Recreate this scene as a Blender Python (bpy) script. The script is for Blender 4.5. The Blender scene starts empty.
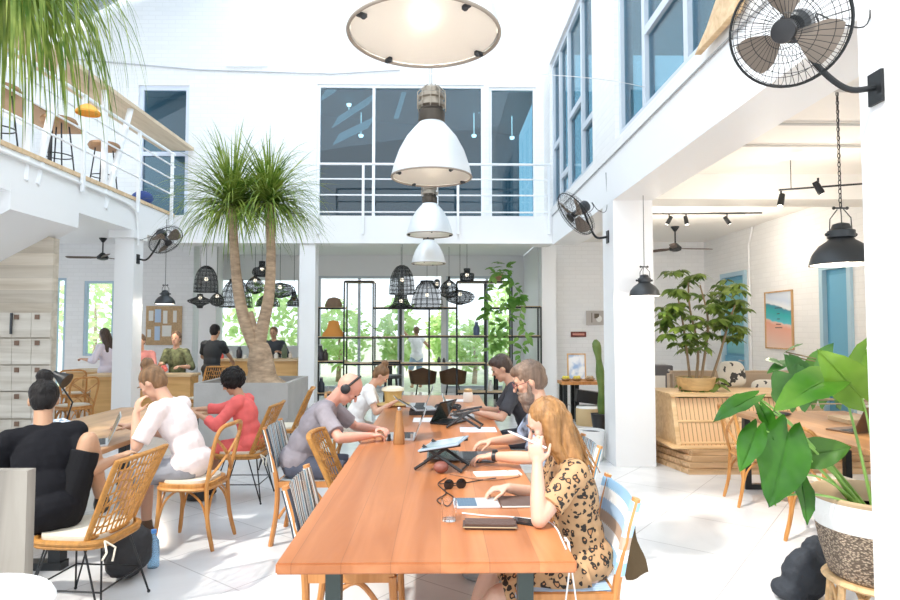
import bpy, bmesh, math, random
from mathutils import Vector, Matrix, noise
from math import sin, cos, pi, radians as R
random.seed(7)
V = Vector
COL = bpy.context.scene.collection
SC = bpy.context.scene
# ---------------------------------------------------------------- camera
cam_d = bpy.data.cameras.new('camera'); cam = bpy.data.objects.new('camera', cam_d); COL.objects.link(cam)
cam.location = (0, 0, 1.6); cam.rotation_euler = (R(92.585), 0, R(-0.92))
cam_d.sensor_width = 36; cam_d.lens = 36*620/900; cam_d.clip_start = .05; cam_d.clip_end = 200
SC.camera = cam
_M = cam.rotation_euler.to_matrix(); CP = V((0, 0, 1.6))
def ray(px, py): return _M @ V(((px-450)/620, -(py-300)/620, -1))
def P(px, py, y): d = ray(px, py); return CP + d*(y/d.y)
def F(px, py, z=0): d = ray(px, py); return CP + d*((z-1.6)/d.z)
# ---------------------------------------------------------------- materials
MATS = {}
def nm(name):
    m = bpy.data.materials.new(name); m.use_nodes = True
    nt = m.node_tree; b = nt.nodes['Principled BSDF']
    return m, nt, b
def mat(name, col, rough=.6, metal=0, bump=0, bscale=60, var=0, vscale=6, emit=0, sheen=0, trans=0, sub=0, stretch=(1,1,1)):
    if name in MATS: return MATS[name]
    m, nt, b = nm(name); N = nt.nodes; L = nt.links
    b.inputs['Base Color'].default_value = (*col, 1); b.inputs['Roughness'].default_value = rough
    b.inputs['Metallic'].default_value = metal
    if name.startswith('hair_black') or col[0]+col[1]+col[2] < .06 and rough > .6: b.inputs['Specular IOR Level'].default_value = .12
    if sheen: b.inputs['Sheen Weight'].default_value = sheen
    if trans: b.inputs['Transmission Weight'].default_value = trans
    if sub: b.inputs['Subsurface Weight'].default_value = sub; b.inputs['Subsurface Scale'].default_value = .01; b.inputs['Subsurface Radius'].default_value = (1, .4, .2)
    if emit: b.inputs['Emission Color'].default_value = (*col, 1); b.inputs['Emission Strength'].default_value = emit
    if bump or var:
        tc = N.new('ShaderNodeTexCoord'); mp = N.new('ShaderNodeMapping'); mp.inputs['Scale'].default_value = stretch
        L.new(tc.outputs['Object'], mp.inputs['Vector'])
    if var:
        n = N.new('ShaderNodeTexNoise'); n.inputs['Scale'].default_value = vscale; n.inputs['Detail'].default_value = 5
        L.new(mp.outputs[0], n.inputs['Vector'])
        r = N.new('ShaderNodeValToRGB'); r.color_ramp.elements[0].position = .3; r.color_ramp.elements[1].position = .7
        r.color_ramp.elements[0].color = (*[max(0, c*(1-var)) for c in col], 1); r.color_ramp.elements[1].color = (*[min(1, c*(1+var)) for c in col], 1)
        L.new(n.outputs['Fac'], r.inputs['Fac']); L.new(r.outputs['Color'], b.inputs['Base Color'])
    if bump:
        n = N.new('ShaderNodeTexNoise'); n.inputs['Scale'].default_value = bscale; n.inputs['Detail'].default_value = 4
        L.new(mp.outputs[0], n.inputs['Vector'])
        bp = N.new('ShaderNodeBump'); bp.inputs['Strength'].default_value = bump; bp.inputs['Distance'].default_value = .01
        L.new(n.outputs['Fac'], bp.inputs['Height']); L.new(bp.outputs['Normal'], b.inputs['Normal'])
    MATS[name] = m; return m
def wood(name, c1, c2, rough=.4, axis=1, scale=3, planks=0, dist=4, plank_w=.2):
    """grain running along `axis`; optional plank tone steps across it"""
    m, nt, b = nm(name); N = nt.nodes; L = nt.links
    tc = N.new('ShaderNodeTexCoord'); mp = N.new('ShaderNodeMapping')
    s = [scale*4]*3; s[axis] = scale*.3; mp.inputs['Scale'].default_value = s
    L.new(tc.outputs['Object'], mp.inputs['Vector'])
    n = N.new('ShaderNodeTexNoise'); n.inputs['Scale'].default_value = 1.0; n.inputs['Detail'].default_value = 8; n.inputs['Distortion'].default_value = dist*.2
    L.new(mp.outputs[0], n.inputs['Vector'])
    r = N.new('ShaderNodeValToRGB'); r.color_ramp.elements[0].position = .32; r.color_ramp.elements[1].position = .68
    r.color_ramp.elements[0].color = (*c1, 1); r.color_ramp.elements[1].color = (*c2, 1)
    L.new(n.outputs['Fac'], r.inputs['Fac'])
    out = r.outputs['Color']
    if planks:
        sx = N.new('ShaderNodeSeparateXYZ'); L.new(tc.outputs['Object'], sx.inputs[0])
        d = N.new('ShaderNodeMath'); d.operation = 'DIVIDE'; d.inputs[1].default_value = plank_w
        L.new(sx.outputs[0 if planks == 1 else (1 if planks == 2 else 2)], d.inputs[0])
        fl = N.new('ShaderNodeMath'); fl.operation = 'FLOOR'; L.new(d.outputs[0], fl.inputs[0])
        wn = N.new('ShaderNodeTexWhiteNoise'); wn.noise_dimensions = '1D'; L.new(fl.outputs[0], wn.inputs['W'])
        mr = N.new('ShaderNodeMapRange'); mr.inputs['To Min'].default_value = .80; mr.inputs['To Max'].default_value = 1.08
        L.new(wn.outputs['Value'], mr.inputs['Value'])
        fr = N.new('ShaderNodeMath'); fr.operation = 'FRACT'; L.new(d.outputs[0], fr.inputs[0])
        gp = N.new('ShaderNodeMath'); gp.operation = 'GREATER_THAN'; gp.inputs[1].default_value = .018; L.new(fr.outputs[0], gp.inputs[0])
        g2 = N.new('ShaderNodeMapRange'); g2.inputs['To Min'].default_value = .72; L.new(gp.outputs[0], g2.inputs['Value'])
        mm = N.new('ShaderNodeMath'); mm.operation = 'MULTIPLY'; L.new(mr.outputs[0], mm.inputs[0]); L.new(g2.outputs[0], mm.inputs[1])
        vm = N.new('ShaderNodeVectorMath'); vm.operation = 'SCALE'; L.new(out, vm.inputs[0]); L.new(mm.outputs[0], vm.inputs['Scale'])
        out = vm.outputs[0]
    L.new(out, b.inputs['Base Color']); b.inputs['Roughness'].default_value = rough
    bp = N.new('ShaderNodeBump'); bp.inputs['Strength'].default_value = .15; bp.inputs['Distance'].default_value = .004
    L.new(n.outputs['Fac'], bp.inputs['Height']); L.new(bp.outputs['Normal'], b.inputs['Normal'])
    MATS[name] = m; return m
def brick(name, col, horiz='x', bw=.26, rh=.085, strength=.22, mortar=None, rough=.55, squash=0, bumpn=0):
    m, nt, b = nm(name); N = nt.nodes; L = nt.links
    g = N.new('ShaderNodeNewGeometry'); s = N.new('ShaderNodeSeparateXYZ'); c = N.new('ShaderNodeCombineXYZ')
    L.new(g.outputs['Position'], s.inputs[0]); L.new(s.outputs['X' if horiz == 'x' else 'Y'], c.inputs['X']); L.new(s.outputs['Z'], c.inputs['Y'])
    br = N.new('ShaderNodeTexBrick'); br.inputs['Scale'].default_value = 1; br.inputs['Brick Width'].default_value = bw; br.inputs['Row Height'].default_value = rh
    br.inputs['Mortar Size'].default_value = .008; br.inputs['Mortar Smooth'].default_value = .4
    br.inputs['Color1'].default_value = (*col, 1); br.inputs['Color2'].default_value = (*[x*.96 for x in col], 1); br.inputs['Mortar'].default_value = (*(mortar or [x*.93 for x in col]), 1)
    L.new(c.outputs[0], br.inputs['Vector']); L.new(br.outputs['Color'], b.inputs['Base Color']); b.inputs['Roughness'].default_value = rough
    bp = N.new('ShaderNodeBump'); bp.invert = True; bp.inputs['Strength'].default_value = strength; bp.inputs['Distance'].default_value = .01
    L.new(br.outputs['Fac'], bp.inputs['Height']); L.new(bp.outputs['Normal'], b.inputs['Normal'])
    MATS[name] = m; return m
def glass(name, tint, alpha=.6, rough=.02, gl=.12):
    m, nt, b = nm(name); N = nt.nodes; L = nt.links; N.remove(b)
    t = N.new('ShaderNodeBsdfTransparent'); t.inputs[0].default_value = (*tint, 1)
    g = N.new('ShaderNodeBsdfGlossy'); g.inputs['Roughness'].default_value = rough; g.inputs[0].default_value = (1, 1, 1, 1)
    lw = N.new('ShaderNodeLayerWeight'); lw.inputs[0].default_value = .35
    mr = N.new('ShaderNodeMapRange'); mr.inputs['To Min'].default_value = gl*.5; mr.inputs['To Max'].default_value = min(1, gl*4)
    L.new(lw.outputs['Fresnel'], mr.inputs['Value'])
    mx = N.new('ShaderNodeMixShader'); L.new(mr.outputs[0], mx.inputs[0]); L.new(t.outputs[0], mx.inputs[1]); L.new(g.outputs[0], mx.inputs[2])
    L.new(mx.outputs[0], N['Material Output'].inputs[0]); MATS[name] = m; return m
def leafmat(name, c1, c2, vein=None, rough=.4, scale=3):
    m, nt, b = nm(name); N = nt.nodes; L = nt.links
    tc = N.new('ShaderNodeTexCoord'); n = N.new('ShaderNodeTexNoise'); n.inputs['Scale'].default_value = scale; n.inputs['Detail'].default_value = 3
    L.new(tc.outputs['Object'], n.inputs['Vector'])
    r = N.new('ShaderNodeValToRGB'); r.color_ramp.elements[0].position = .35; r.color_ramp.elements[1].position = .65
    r.color_ramp.elements[0].color = (*c1, 1); r.color_ramp.elements[1].color = (*c2, 1); L.new(n.outputs['Fac'], r.inputs['Fac'])
    L.new(r.outputs[0], b.inputs['Base Color']); b.inputs['Roughness'].default_value = rough
    tr = N.new('ShaderNodeBsdfTranslucent'); L.new(r.outputs[0], tr.inputs[0])
    mx = N.new('ShaderNodeMixShader'); mx.inputs[0].default_value = .35
    L.new(b.outputs[0], mx.inputs[1]); L.new(tr.outputs[0], mx.inputs[2]); L.new(mx.outputs[0], N['Material Output'].inputs[0])
    MATS[name] = m; return m
def stripes(name, cols, axis=0, period=.12, rough=.7):
    m, nt, b = nm(name); N = nt.nodes; L = nt.links
    tc = N.new('ShaderNodeTexCoord'); s = N.new('ShaderNodeSeparateXYZ'); L.new(tc.outputs['Object'], s.inputs[0])
    d = N.new('ShaderNodeMath'); d.operation = 'DIVIDE'; d.inputs[1].default_value = period; L.new(s.outputs[axis], d.inputs[0])
    f = N.new('ShaderNodeMath'); f.operation = 'FRACT'; L.new(d.outputs[0], f.inputs[0])
    r = N.new('ShaderNodeValToRGB'); r.color_ramp.interpolation = 'CONSTANT'
    k = len(cols); e = r.color_ramp.elements
    e[0].position = 0; e[0].color = (*cols[0], 1); e[1].position = 1/k; e[1].color = (*cols[1], 1)
    for i in range(2, k): q = e.new(i/k); q.color = (*cols[i], 1)
    L.new(f.outputs[0], r.inputs[0]); L.new(r.outputs[0], b.inputs['Base Color']); b.inputs['Roughness'].default_value = rough
    MATS[name] = m; return m
WHITE = mat('white_paint', (.9, .905, .91), .5, bump=.05, bscale=15)
WHITEM = mat('white_metal', (.9, .92, .94), .35)
CREAM = mat('cream_ceiling', (.9, .87, .82), .6)
BRX = brick('white_brick_x', (.88, .885, .89), 'x'); BRY = brick('white_brick_y', (.88, .875, .86), 'y')
BLK = mat('black_metal', (.018, .02, .022), .4, .3); GUN = mat('gunmetal', (.06, .065, .07), .42, .6)
BLKP = mat('black_plastic', (.02, .02, .022), .35); GREYP = mat('grey_aluminium', (.55, .57, .6), .35, .6)
TABLE = wood('table_wood', (.44, .145, .045), (.62, .24, .095), .3, 1, 2.2, planks=1, plank_w=.18)
OAK = wood('light_oak', (.62, .43, .24), (.80, .60, .38), .5, 0, 3)
TEAK = wood('teak_frame', (.48, .19, .05), (.66, .30, .10), .4, 2, 5)
HONEY = wood('honey_wood', (.60, .33, .11), (.78, .48, .2), .45, 0, 3)
RATTAN = mat('golden_rattan', (.46, .21, .045), .5, bump=.4, bscale=200, var=.25, vscale=30)
BAMBOO = wood('bamboo', (.66, .42, .20), (.86, .62, .36), .45, 0, 4)
PLANKW = wood('pale_planks', (.52, .44, .34), (.72, .65, .55), .7, 0, 2, planks=3, plank_w=.16)
WEATH = wood('weathered_grey_wood', (.17, .15, .13), (.32, .29, .25), .75, 2, 2)
CONC = mat('grey_concrete', (.42, .405, .385), .8, bump=.2, bscale=40, var=.1, vscale=3)
GBLUE = glass('tinted_window_glass', (.38, .56, .64), gl=.10)
GCLR = glass('clear_glass', (.96, .98, .98), gl=.06)
FRAME = mat('window_frame_grey', (.62, .68, .74), .4)
BLUED = mat('blue_door_paint', (.12, .36, .52), .45); TEALD = mat('teal_door_panel', (.16, .45, .50), .4)
CUSH = mat('cream_cushion', (.75, .68, .56), .8, bump=.3, bscale=120)
DENIM = mat('dark_cloth', (.03, .03, .035), .85, bump=.3, bscale=80)
TRUNK = mat('palm_bark', (.42, .30, .20), .85, bump=.8, bscale=30, var=.3, vscale=10, stretch=(1, 1, 3))
PALM = leafmat('palm_leaf', (.08, .18, .015), (.36, .44, .09), scale=6)
LEAF = leafmat('green_leaf', (.05, .20, .03), (.16, .38, .07), scale=5)
BIGLEAF = leafmat('glossy_leaf', (.014, .085, .006), (.05, .19, .014), scale=4, rough=.25)
SOIL = mat('soil', (.10, .07, .05), .95, bump=.8, bscale=60)
# ---------------------------------------------------------------- mesh helpers
def box(bm, lo, hi, rot=None, bev=0):
    lo, hi = V(lo), V(hi); c = (lo+hi)/2; s = hi-lo
    r = bmesh.ops.create_cube(bm, size=1)
    bmesh.ops.scale(bm, vec=s, verts=r['verts'])
    if bev:
        es = list({e for v in r['verts'] for e in v.link_edges})
        g = bmesh.ops.bevel(bm, geom=es, offset=bev, segments=2, affect='EDGES'); vs = list({v for f in g['faces'] for v in f.verts} | {v for v in r['verts'] if v.is_valid})
    else: vs = r['verts']
    if rot is not None: bmesh.ops.rotate(bm, verts=vs, cent=(0, 0, 0), matrix=rot)
    bmesh.ops.translate(bm, verts=vs, vec=c)
    return vs
def obox(bm, c, s, rot=None, bev=0):
    c, s = V(c), V(s)/2; return box(bm, c-s, c+s, rot, bev)
def ring(bm, c, u, v, r, n, r2=None):
    r2 = r if r2 is None else r2
    return [bm.verts.new(c + u*(r*cos(2*pi*i/n)) + v*(r2*sin(2*pi*i/n))) for i in range(n)]
def bridge(bm, a, b):
    n = len(a)
    for i in range(n): bm.faces.new((a[i], a[(i+1) % n], b[(i+1) % n], b[i]))
def tube(bm, pts, r, n=8, cap=True, closed=False, flat=1):
    pts = [V(p) for p in pts]; k = len(pts)
    rs = r if isinstance(r, (list, tuple)) else [r]*k
    rings = []; up = None
    for i in range(k):
        if closed: d = pts[(i+1) % k]-pts[i-1]
        else: d = pts[min(i+1, k-1)]-pts[max(i-1, 0)]
        if d.length < 1e-9: d = V((0, 0, 1))
        d.normalize()
        if up is None:
            up = V((0, 0, 1)) if abs(d.z) < .9 else V((1, 0, 0))
        u = d.cross(up)
        if u.length < 1e-6: u = d.orthogonal()
        u.normalize(); v = u.cross(d).normalized(); up = v
        rings.append(ring(bm, pts[i], u, v, rs[i], n, rs[i]*flat))
    for i in range(k-1): bridge(bm, rings[i], rings[i+1])
    if closed: bridge(bm, rings[-1], rings[0])
    elif cap:
        bm.faces.new(rings[0][::-1]); bm.faces.new(rings[-1])
def cyl(bm, a, b, r, r2=None, n=16): tube(bm, [a, b], [r, r if r2 is None else r2], n)
def lathe(bm, prof, c=(0, 0, 0), n=32, rot=None, capb=True, capt=True):
    """prof = [(r,z)...] bottom to top"""
    c = V(c); vs = []
    rings = []
    for r, z in prof:
        rg = [V((max(r, 1e-4)*cos(2*pi*i/n), max(r, 1e-4)*sin(2*pi*i/n), z)) for i in range(n)]
        if rot is not None: rg = [rot @ p for p in rg]
        rings.append([bm.verts.new(p+c) for p in rg])
    for i in range(len(rings)-1): bridge(bm, rings[i], rings[i+1])
    if capb: bm.faces.new(rings[0][::-1])
    if capt: bm.faces.new(rings[-1])
def ball(bm, c, r, seg=16, rot=None):
    s = bmesh.ops.create_uvsphere(bm, u_segments=seg, v_segments=max(6, seg*2//3), radius=1)['verts']
    r = V((r, r, r)) if isinstance(r, (int, float)) else V(r)
    bmesh.ops.scale(bm, vec=r, verts=s)
    if rot is not None: bmesh.ops.rotate(bm, verts=s, cent=(0, 0, 0), matrix=rot)
    bmesh.ops.translate(bm, verts=s, vec=V(c)); return s
def prism(bm, poly, off):
    """poly = 3D outline, off = extrusion vector"""
    a = [bm.verts.new(V(p)) for p in poly]; b = [bm.verts.new(V(p)+V(off)) for p in poly]
    bm.faces.new(a[::-1]); bm.faces.new(b); bridge(bm, a, b)
def bez(p0, p1, p2, n=8, p3=None):
    p0, p1, p2 = V(p0), V(p1), V(p2); o = []
    for i in range(n+1):
        t = i/n
        if p3 is None: o.append(p0*(1-t)**2+p1*2*t*(1-t)+p2*t*t)
        else: q = V(p3); o.append(p0*(1-t)**3+p1*3*t*(1-t)**2+p2*3*t*t*(1-t)+q*t**3)
    return o
def catmull(pts, n=6):
    pts = [V(p) for p in pts]; q = [pts[0]*2-pts[1]]+pts+[pts[-1]*2-pts[-2]]; o = []
    for i in range(1, len(q)-2):
        for j in range(n):
            t = j/n; a, b, c, d = q[i-1:i+3]
            o.append(.5*((2*b)+(c-a)*t+(2*a-5*b+4*c-d)*t*t+(3*b-a-3*c+d)*t**3))
    o.append(pts[-1]); return o
def new(): return bmesh.new()
def obj(name, bm, m, parent=None, smooth=True, world=False, label=None, angle=40):
    bmesh.ops.recalc_face_normals(bm, faces=bm.faces[:])
    me = bpy.data.meshes.new(name); bm.to_mesh(me); bm.free()
    ms = m if isinstance(m, (list, tuple)) else [m]
    for x in ms: me.materials.append(x)
    if smooth:
        me.polygons.foreach_set('use_smooth', [True]*len(me.polygons))
        me.set_sharp_from_angle(angle=R(angle))
    o = bpy.data.objects.new(name, me); COL.objects.link(o)
    if parent is not None:
        o.parent = parent
        if world:
            q = parent
            off = V(q.location)
            while q.parent: q = q.parent; off += V(q.location)
            o.location = -off
    if label: o['label'] = label
    return o
def tag(o, label, cat, group=None, kind=None):
    o['label'] = label; o['category'] = cat
    if group: o['group'] = group
    if kind: o['kind'] = kind
    return o
def thing(name, label, cat, loc=(0, 0, 0), rz=0, group=None):
    o = bpy.data.objects.new(name, None); COL.objects.link(o); o.empty_display_size = .1
    o.location = loc; o.rotation_euler = (0, 0, R(rz)); return tag(o, label, cat, group)
def single(name, bm, m, label, cat, group=None, **k):
    """a top-level thing of one mesh; origin moved to its base"""
    lo = V((1e9,)*3); hi = -lo
    for v in bm.verts:
        for i in range(3): lo[i] = min(lo[i], v.co[i]); hi[i] = max(hi[i], v.co[i])
    c = V(((lo.x+hi.x)/2, (lo.y+hi.y)/2, lo.z)); bmesh.ops.translate(bm, verts=bm.verts[:], vec=-c)
    o = obj(name, bm, m, **k); o.location = c; return tag(o, label, cat, group)
def struct(name, bm, m, parent=None, smooth=False, label=None):
    o = obj(name, bm, m, parent, smooth=smooth)
    if parent is None: o['kind'] = 'structure'
    if label: o['label'] = label
    return o
def dup(root, loc, rz=None, label=None, group=None, name=None, scale=None):
    r = root.copy(); COL.objects.link(r); r.location = loc
    if rz is not None: r.rotation_euler = (0, 0, R(rz))
    if label: r['label'] = label
    if group: r['group'] = group
    if scale: r.scale = (scale,)*3
    for ch in list(root.children):
        c = ch.copy(); COL.objects.link(c); c.parent = r
        for g in ch.children:
            d = g.copy(); COL.objects.link(d); d.parent = c
    return r
# ================================================================ THE SETTING
XR, XL, YB = 2.03, -4.77, 12.0
def wallh(name, m, ax, a0, a1, z0, z1, d0, d1, holes=(), parent=None):
    """wall along axis ax ('x' or 'y') from a0 to a1, thickness d0..d1, holes=(a,b,za,zb)"""
    bm = new(); As = sorted({a0, a1, *[h[0] for h in holes], *[h[1] for h in holes]}); Zs = sorted({z0, z1, *[h[2] for h in holes], *[h[3] for h in holes]})
    for i in range(len(As)-1):
        run = None
        for j in range(len(Zs)-1):
            ca = (As[i]+As[i+1])/2; cz = (Zs[j]+Zs[j+1])/2
            solid = not any(h[0] < ca < h[1] and h[2] < cz < h[3] for h in holes)
            if solid: run = [run[0] if run else Zs[j], Zs[j+1]]
            if (not solid or j == len(Zs)-2) and run:
                if ax == 'x': box(bm, (As[i], d0, run[0]), (As[i+1], d1, run[1]))
                else: box(bm, (d0, As[i], run[0]), (d1, As[i+1], run[1]))
                run = None
    return struct(name, bm, m, parent)
def window(n, ax, a0, a1, z0, z1, d, gm, mull=(), trans=(), fw=.07, fm=None, dep=.1, label=None):
    """window set in a wall plane; mull = positions along the wall, trans=(a,b,z)"""
    t = bpy.data.objects.new('window_%d' % n, None); COL.objects.link(t); t['kind'] = 'structure'
    def bx(bm, A0, A1, Z0, Z1, q0, q1):
        if ax == 'x': box(bm, (A0, q0, Z0), (A1, q1, Z1))
        else: box(bm, (q0, A0, Z0), (q1, A1, Z1))
    bm = new(); h = dep/2
    bx(bm, a0, a0+fw, z0, z1, d-h, d+h); bx(bm, a1-fw, a1, z0, z1, d-h, d+h)
    bx(bm, a0+fw, a1-fw, z0, z0+fw, d-h, d+h); bx(bm, a0+fw, a1-fw, z1-fw, z1, d-h, d+h)
    for q in mull: bx(bm, q-fw/2, q+fw/2, z0+fw, z1-fw, d-h, d+h)
    for (p, q, z) in trans: bx(bm, p, q, z-fw/2, z+fw/2, d-h*.9, d+h*.9)
    obj('window_frame', bm, fm or FRAME, t, smooth=False)
    bm = new(); bx(bm, a0+fw*.5, a1-fw*.5, z0+fw*.5, z1-fw*.5, d-.006, d+.006); obj('window_pane', bm, gm, t, smooth=False)
    return t
# floor: polished white tiles laid on the diagonal
m, nt, b = nm('floor_tile'); N = nt.nodes; L = nt.links
g = N.new('ShaderNodeNewGeometry'); mp = N.new('ShaderNodeMapping'); mp.inputs['Rotation'].default_value = (0, 0, R(38)); mp.inputs['Location'].default_value = (.2, .1, 0)
L.new(g.outputs['Position'], mp.inputs['Vector'])
br = N.new('ShaderNodeTexBrick'); br.offset = 0; br.inputs['Scale'].default_value = 1; br.inputs['Brick Width'].default_value = .8; br.inputs['Row Height'].default_value = .8
br.inputs['Mortar Size'].default_value = .004; br.inputs['Color1'].default_value = (.78, .785, .79, 1); br.inputs['Color2'].default_value = (.74, .745, .755, 1); br.inputs['Mortar'].default_value = (.50, .50, .51, 1)
L.new(mp.outputs[0], br.inputs['Vector'])
n = N.new('ShaderNodeTexNoise'); n.inputs['Scale'].default_value = 1.6; n.inputs['Detail'].default_value = 7; n.inputs['Distortion'].default_value = .8; L.new(g.outputs['Position'], n.inputs['Vector'])
r = N.new('ShaderNodeValToRGB'); r.color_ramp.elements[0].position = .35; r.color_ramp.elements[0].color = (.86, .86, .87, 1); r.color_ramp.elements[1].position = .6; r.color_ramp.elements[1].color = (1, 1, 1, 1); L.new(n.outputs['Fac'], r.inputs[0])
mx = N.new('ShaderNodeMixRGB'); mx.blend_type = 'MULTIPLY'; mx.inputs[0].default_value = 1; L.new(br.outputs['Color'], mx.inputs[1]); L.new(r.outputs[0], mx.inputs[2])
L.new(mx.outputs[0], b.inputs['Base Color']); b.inputs['Roughness'].default_value = .16
FLOORM = m
bm = new(); box(bm, (-9.3, -1.5, -.12), (5.85, 15.6, 0)); struct('floor', bm, FLOORM)
# ---- right wing
bm = new(); box(bm, (XR, -1.5, 3.1), (XR+.47, 11.1, 3.63)); struct('trim_1', bm, WHITE, label='white concrete beam along the right side of the courtyard')
bm = new(); tube(bm, [(XR-.012, -1, 3.62), (XR-.012, 5, 3.625), (XR-.012, 11.05, 3.62)], .009, 6); struct('trim_2', bm, mat('cable_grey', (.4, .4, .4)))
holesR = [(4.15, 7.07, 3.78, 6.5), (8.12, 11.3, 3.78, 6.5)]
wallh('wall_right_upper', BRY, 'y', -1.5, 12, 3.63, 8.6, XR, XR+.22, holesR)
window(1, 'y', 4.15, 7.07, 3.78, 6.5, XR+.1, GBLUE, (5.12, 6.2), [(5.12, 6.2, 4.63), (4.2, 5.12, 5.6)], .09)
window(2, 'y', 8.12, 11.3, 3.78, 6.5, XR+.1, GBLUE, (8.95, 9.9, 10.6), [(8.2, 8.95, 3.98+.55), (8.95, 9.9, 5.0), (9.9, 10.6, 4.2), (10.6, 11.25, 4.9)], .09)
def PXp(px, py, X): d = ray(px, py); return CP+d*(X/d.x)
bm = new(); prism(bm, [PXp(a, b_, XR-.03) for a, b_ in ((701, 55), (741, 12), (752, -20), (735, -30), (722, 2), (713, 28))], (-.05, 0, 0))
single('bamboo_screen', bm, BAMBOO, 'beige curved bamboo screen on the right ledge behind the big fan', 'screen', smooth=False)
for nme, y0 in (('column_far', 7.2), ('column_near', 2.455)):
    bm = new(); box(bm, (XR+.002, y0, 0), (XR+.468, y0+.47, 3.1)); struct('trim_3' if y0 > 5 else 'trim_4', bm, WHITE, label='square white column of the right arcade')
bm = new(); box(bm, (XR+.47, -1.5, 3.42), (5.85, 13.3, 3.63)); struct('ceiling', bm, CREAM)
bm = new()
for y0 in (7.2, 2.49): box(bm, (XR+.47, y0, 3.12), (5.6, y0+.45, 3.42))
struct('trim_5', bm, CREAM, label='white cross beams under the right ceiling')
bm = new()
for (y, x0, x1, z) in ((4.55, 2.5, 4.6, 3.39), (5.35, 2.5, 5.5, 3.4), (6.0, 2.5, 5.5, 3.4), (9.6, 2.6, 4.8, 3.39)):
    tube(bm, [(x0, y, z), (x1, y+.02, z)], .013, 8)
struct('trim_6', bm, mat('conduit_grey', (.6, .58, .55), .5), label='thin grey conduits fixed under the right ceiling')
dr = [(8.3, 9.0, 0, 2.52), (11.2, 12.2, 0, 2.66)]
wallh('wall_right', BRY, 'y', -1.5, 13.3, 0, 3.42, 5.6, 5.8, dr)
for n_, (y0, y1, z0, z1) in enumerate(dr):
    t = bpy.data.objects.new('door_%d' % (n_+1), None); COL.objects.link(t); t['kind'] = 'structure'
    bm = new(); box(bm, (5.56, y0, 0), (5.68, y0+.08, z1)); box(bm, (5.56, y1-.08, 0), (5.68, y1, z1)); box(bm, (5.56, y0+.08, z1-.08), (5.68, y1-.08, z1))
    obj('door_frame', bm, mat('pale_blue_frame', (.42, .6, .7), .5), t, smooth=False)
    bm = new(); box(bm, (5.63, y0+.08, 0), (5.69, y1-.08, z1-.08)); box(bm, (5.60, y0+.08, .95), (5.63, y1-.08, 1.07)); obj('door_leaf', bm, BLUED, t, smooth=False)
    bm = new(); box(bm, (5.615, y0+.16, 1.12), (5.632, y1-.16, z1-.16)); obj('door_panel', bm, TEALD if n_ else mat('blue_panel', (.16, .42, .60), .4), t, smooth=False)
    bm = new(); tube(bm, [(5.6, y0+.14, 1.0), (5.55, y0+.14, 1.0), (5.55, y0+.26, 1.0)], .012, 8); obj('door_handle', bm, GREYP, t)
bm = new(); tube(bm, [(5.57, 11.05, .0), (5.57, 11.05, 3.1), (5.57, 10.9, 3.4)], .018, 8); struct('trim_7', bm, WHITE, label='white pipe running up the right wall')
wallh('wall_right_far', BRX, 'x', 2.12, 5.6, 0, 3.42, 13.0, 13.2)
wallh('wall_right_side', WHITE, 'y', 13.2, 15.5, 0, 3.42, 2.1, 2.3)
# upper right interior
bm = new(); box(bm, (6.1, -1.5, 3.63), (6.25, 12, 7)); box(bm, (2.25, -1.5, 7), (6.25, 12, 7.15)); struct('wall_upper_right', bm, mat('grey_blue_interior', (.34, .42, .48), .7))
# ---- back wing
bm = new(); box(bm, (XL, 11.1, 3.12), (XR, 11.57, 3.62)); struct('trim_8', bm, WHITE, label='white beam and soffit under the rear balcony')
bm = new(); box(bm, (-9.3, 11.57, 3.42), (XR+.06, 16.2, 3.62)); struct('ceiling_back', bm, WHITE)
BW = P(318, 85, 12.05), P(484, 214, 12.05); BD = P(489, 88, 12.05), P(536, 218, 12.05); LD = P(140, 86, 12.05), P(188, 220, 12.05)
zt = BW[0].z; zb = 3.72
hb = [(BW[0].x, BW[1].x, zb, zt), (BD[0].x, BD[1].x, zb-.08, BD[0].z), (LD[0].x, LD[1].x, 3.64, LD[0].z)]
wallh('wall_back_upper', BRX, 'x', -9.3, XR, 3.62, 9.6, 12, 12.2, hb)
window(3, 'x', *hb[0], 12.08, GBLUE, (P(374, 100, 12.05).x, P(437, 100, 12.05).x), (), .055, WHITEM)
window(4, 'x', *hb[1], 12.08, GBLUE, (), (), .05, WHITEM)
window(5, 'x', *hb[2], 12.1, GBLUE, (), [(hb[2][0], hb[2][1], 5.0)], .08, mat('lilac_frame', (.72, .78, .9), .5))
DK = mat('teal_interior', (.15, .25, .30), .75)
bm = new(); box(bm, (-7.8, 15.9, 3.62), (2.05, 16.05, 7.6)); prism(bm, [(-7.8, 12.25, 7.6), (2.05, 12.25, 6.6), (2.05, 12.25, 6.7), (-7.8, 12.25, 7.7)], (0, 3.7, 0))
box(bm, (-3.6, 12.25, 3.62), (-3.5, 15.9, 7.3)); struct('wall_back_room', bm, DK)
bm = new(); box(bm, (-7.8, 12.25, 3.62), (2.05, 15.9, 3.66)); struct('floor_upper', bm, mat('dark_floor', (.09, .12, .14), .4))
LAMPE = mat('lamp_glow', (1, .97, .9), .5, emit=6)
REFL = mat('reflection_glow', (.55, .66, .7), .5, emit=.55)  # glowing strips behind the panes imitate the roof skylight's reflection in the glass
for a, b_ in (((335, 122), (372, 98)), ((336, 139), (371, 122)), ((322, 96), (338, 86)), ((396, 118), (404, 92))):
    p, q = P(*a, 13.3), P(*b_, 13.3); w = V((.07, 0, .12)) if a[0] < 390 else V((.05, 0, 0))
    bm = new(); prism(bm, [p-w, p+w, q+w, q-w], (0, .05, 0)); single('reflection_strip', bm, REFL, 'pale glowing strip imitating a skylight reflection in the upper back window', 'reflection', 'imitated skylight reflections in the upper back window')
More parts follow.
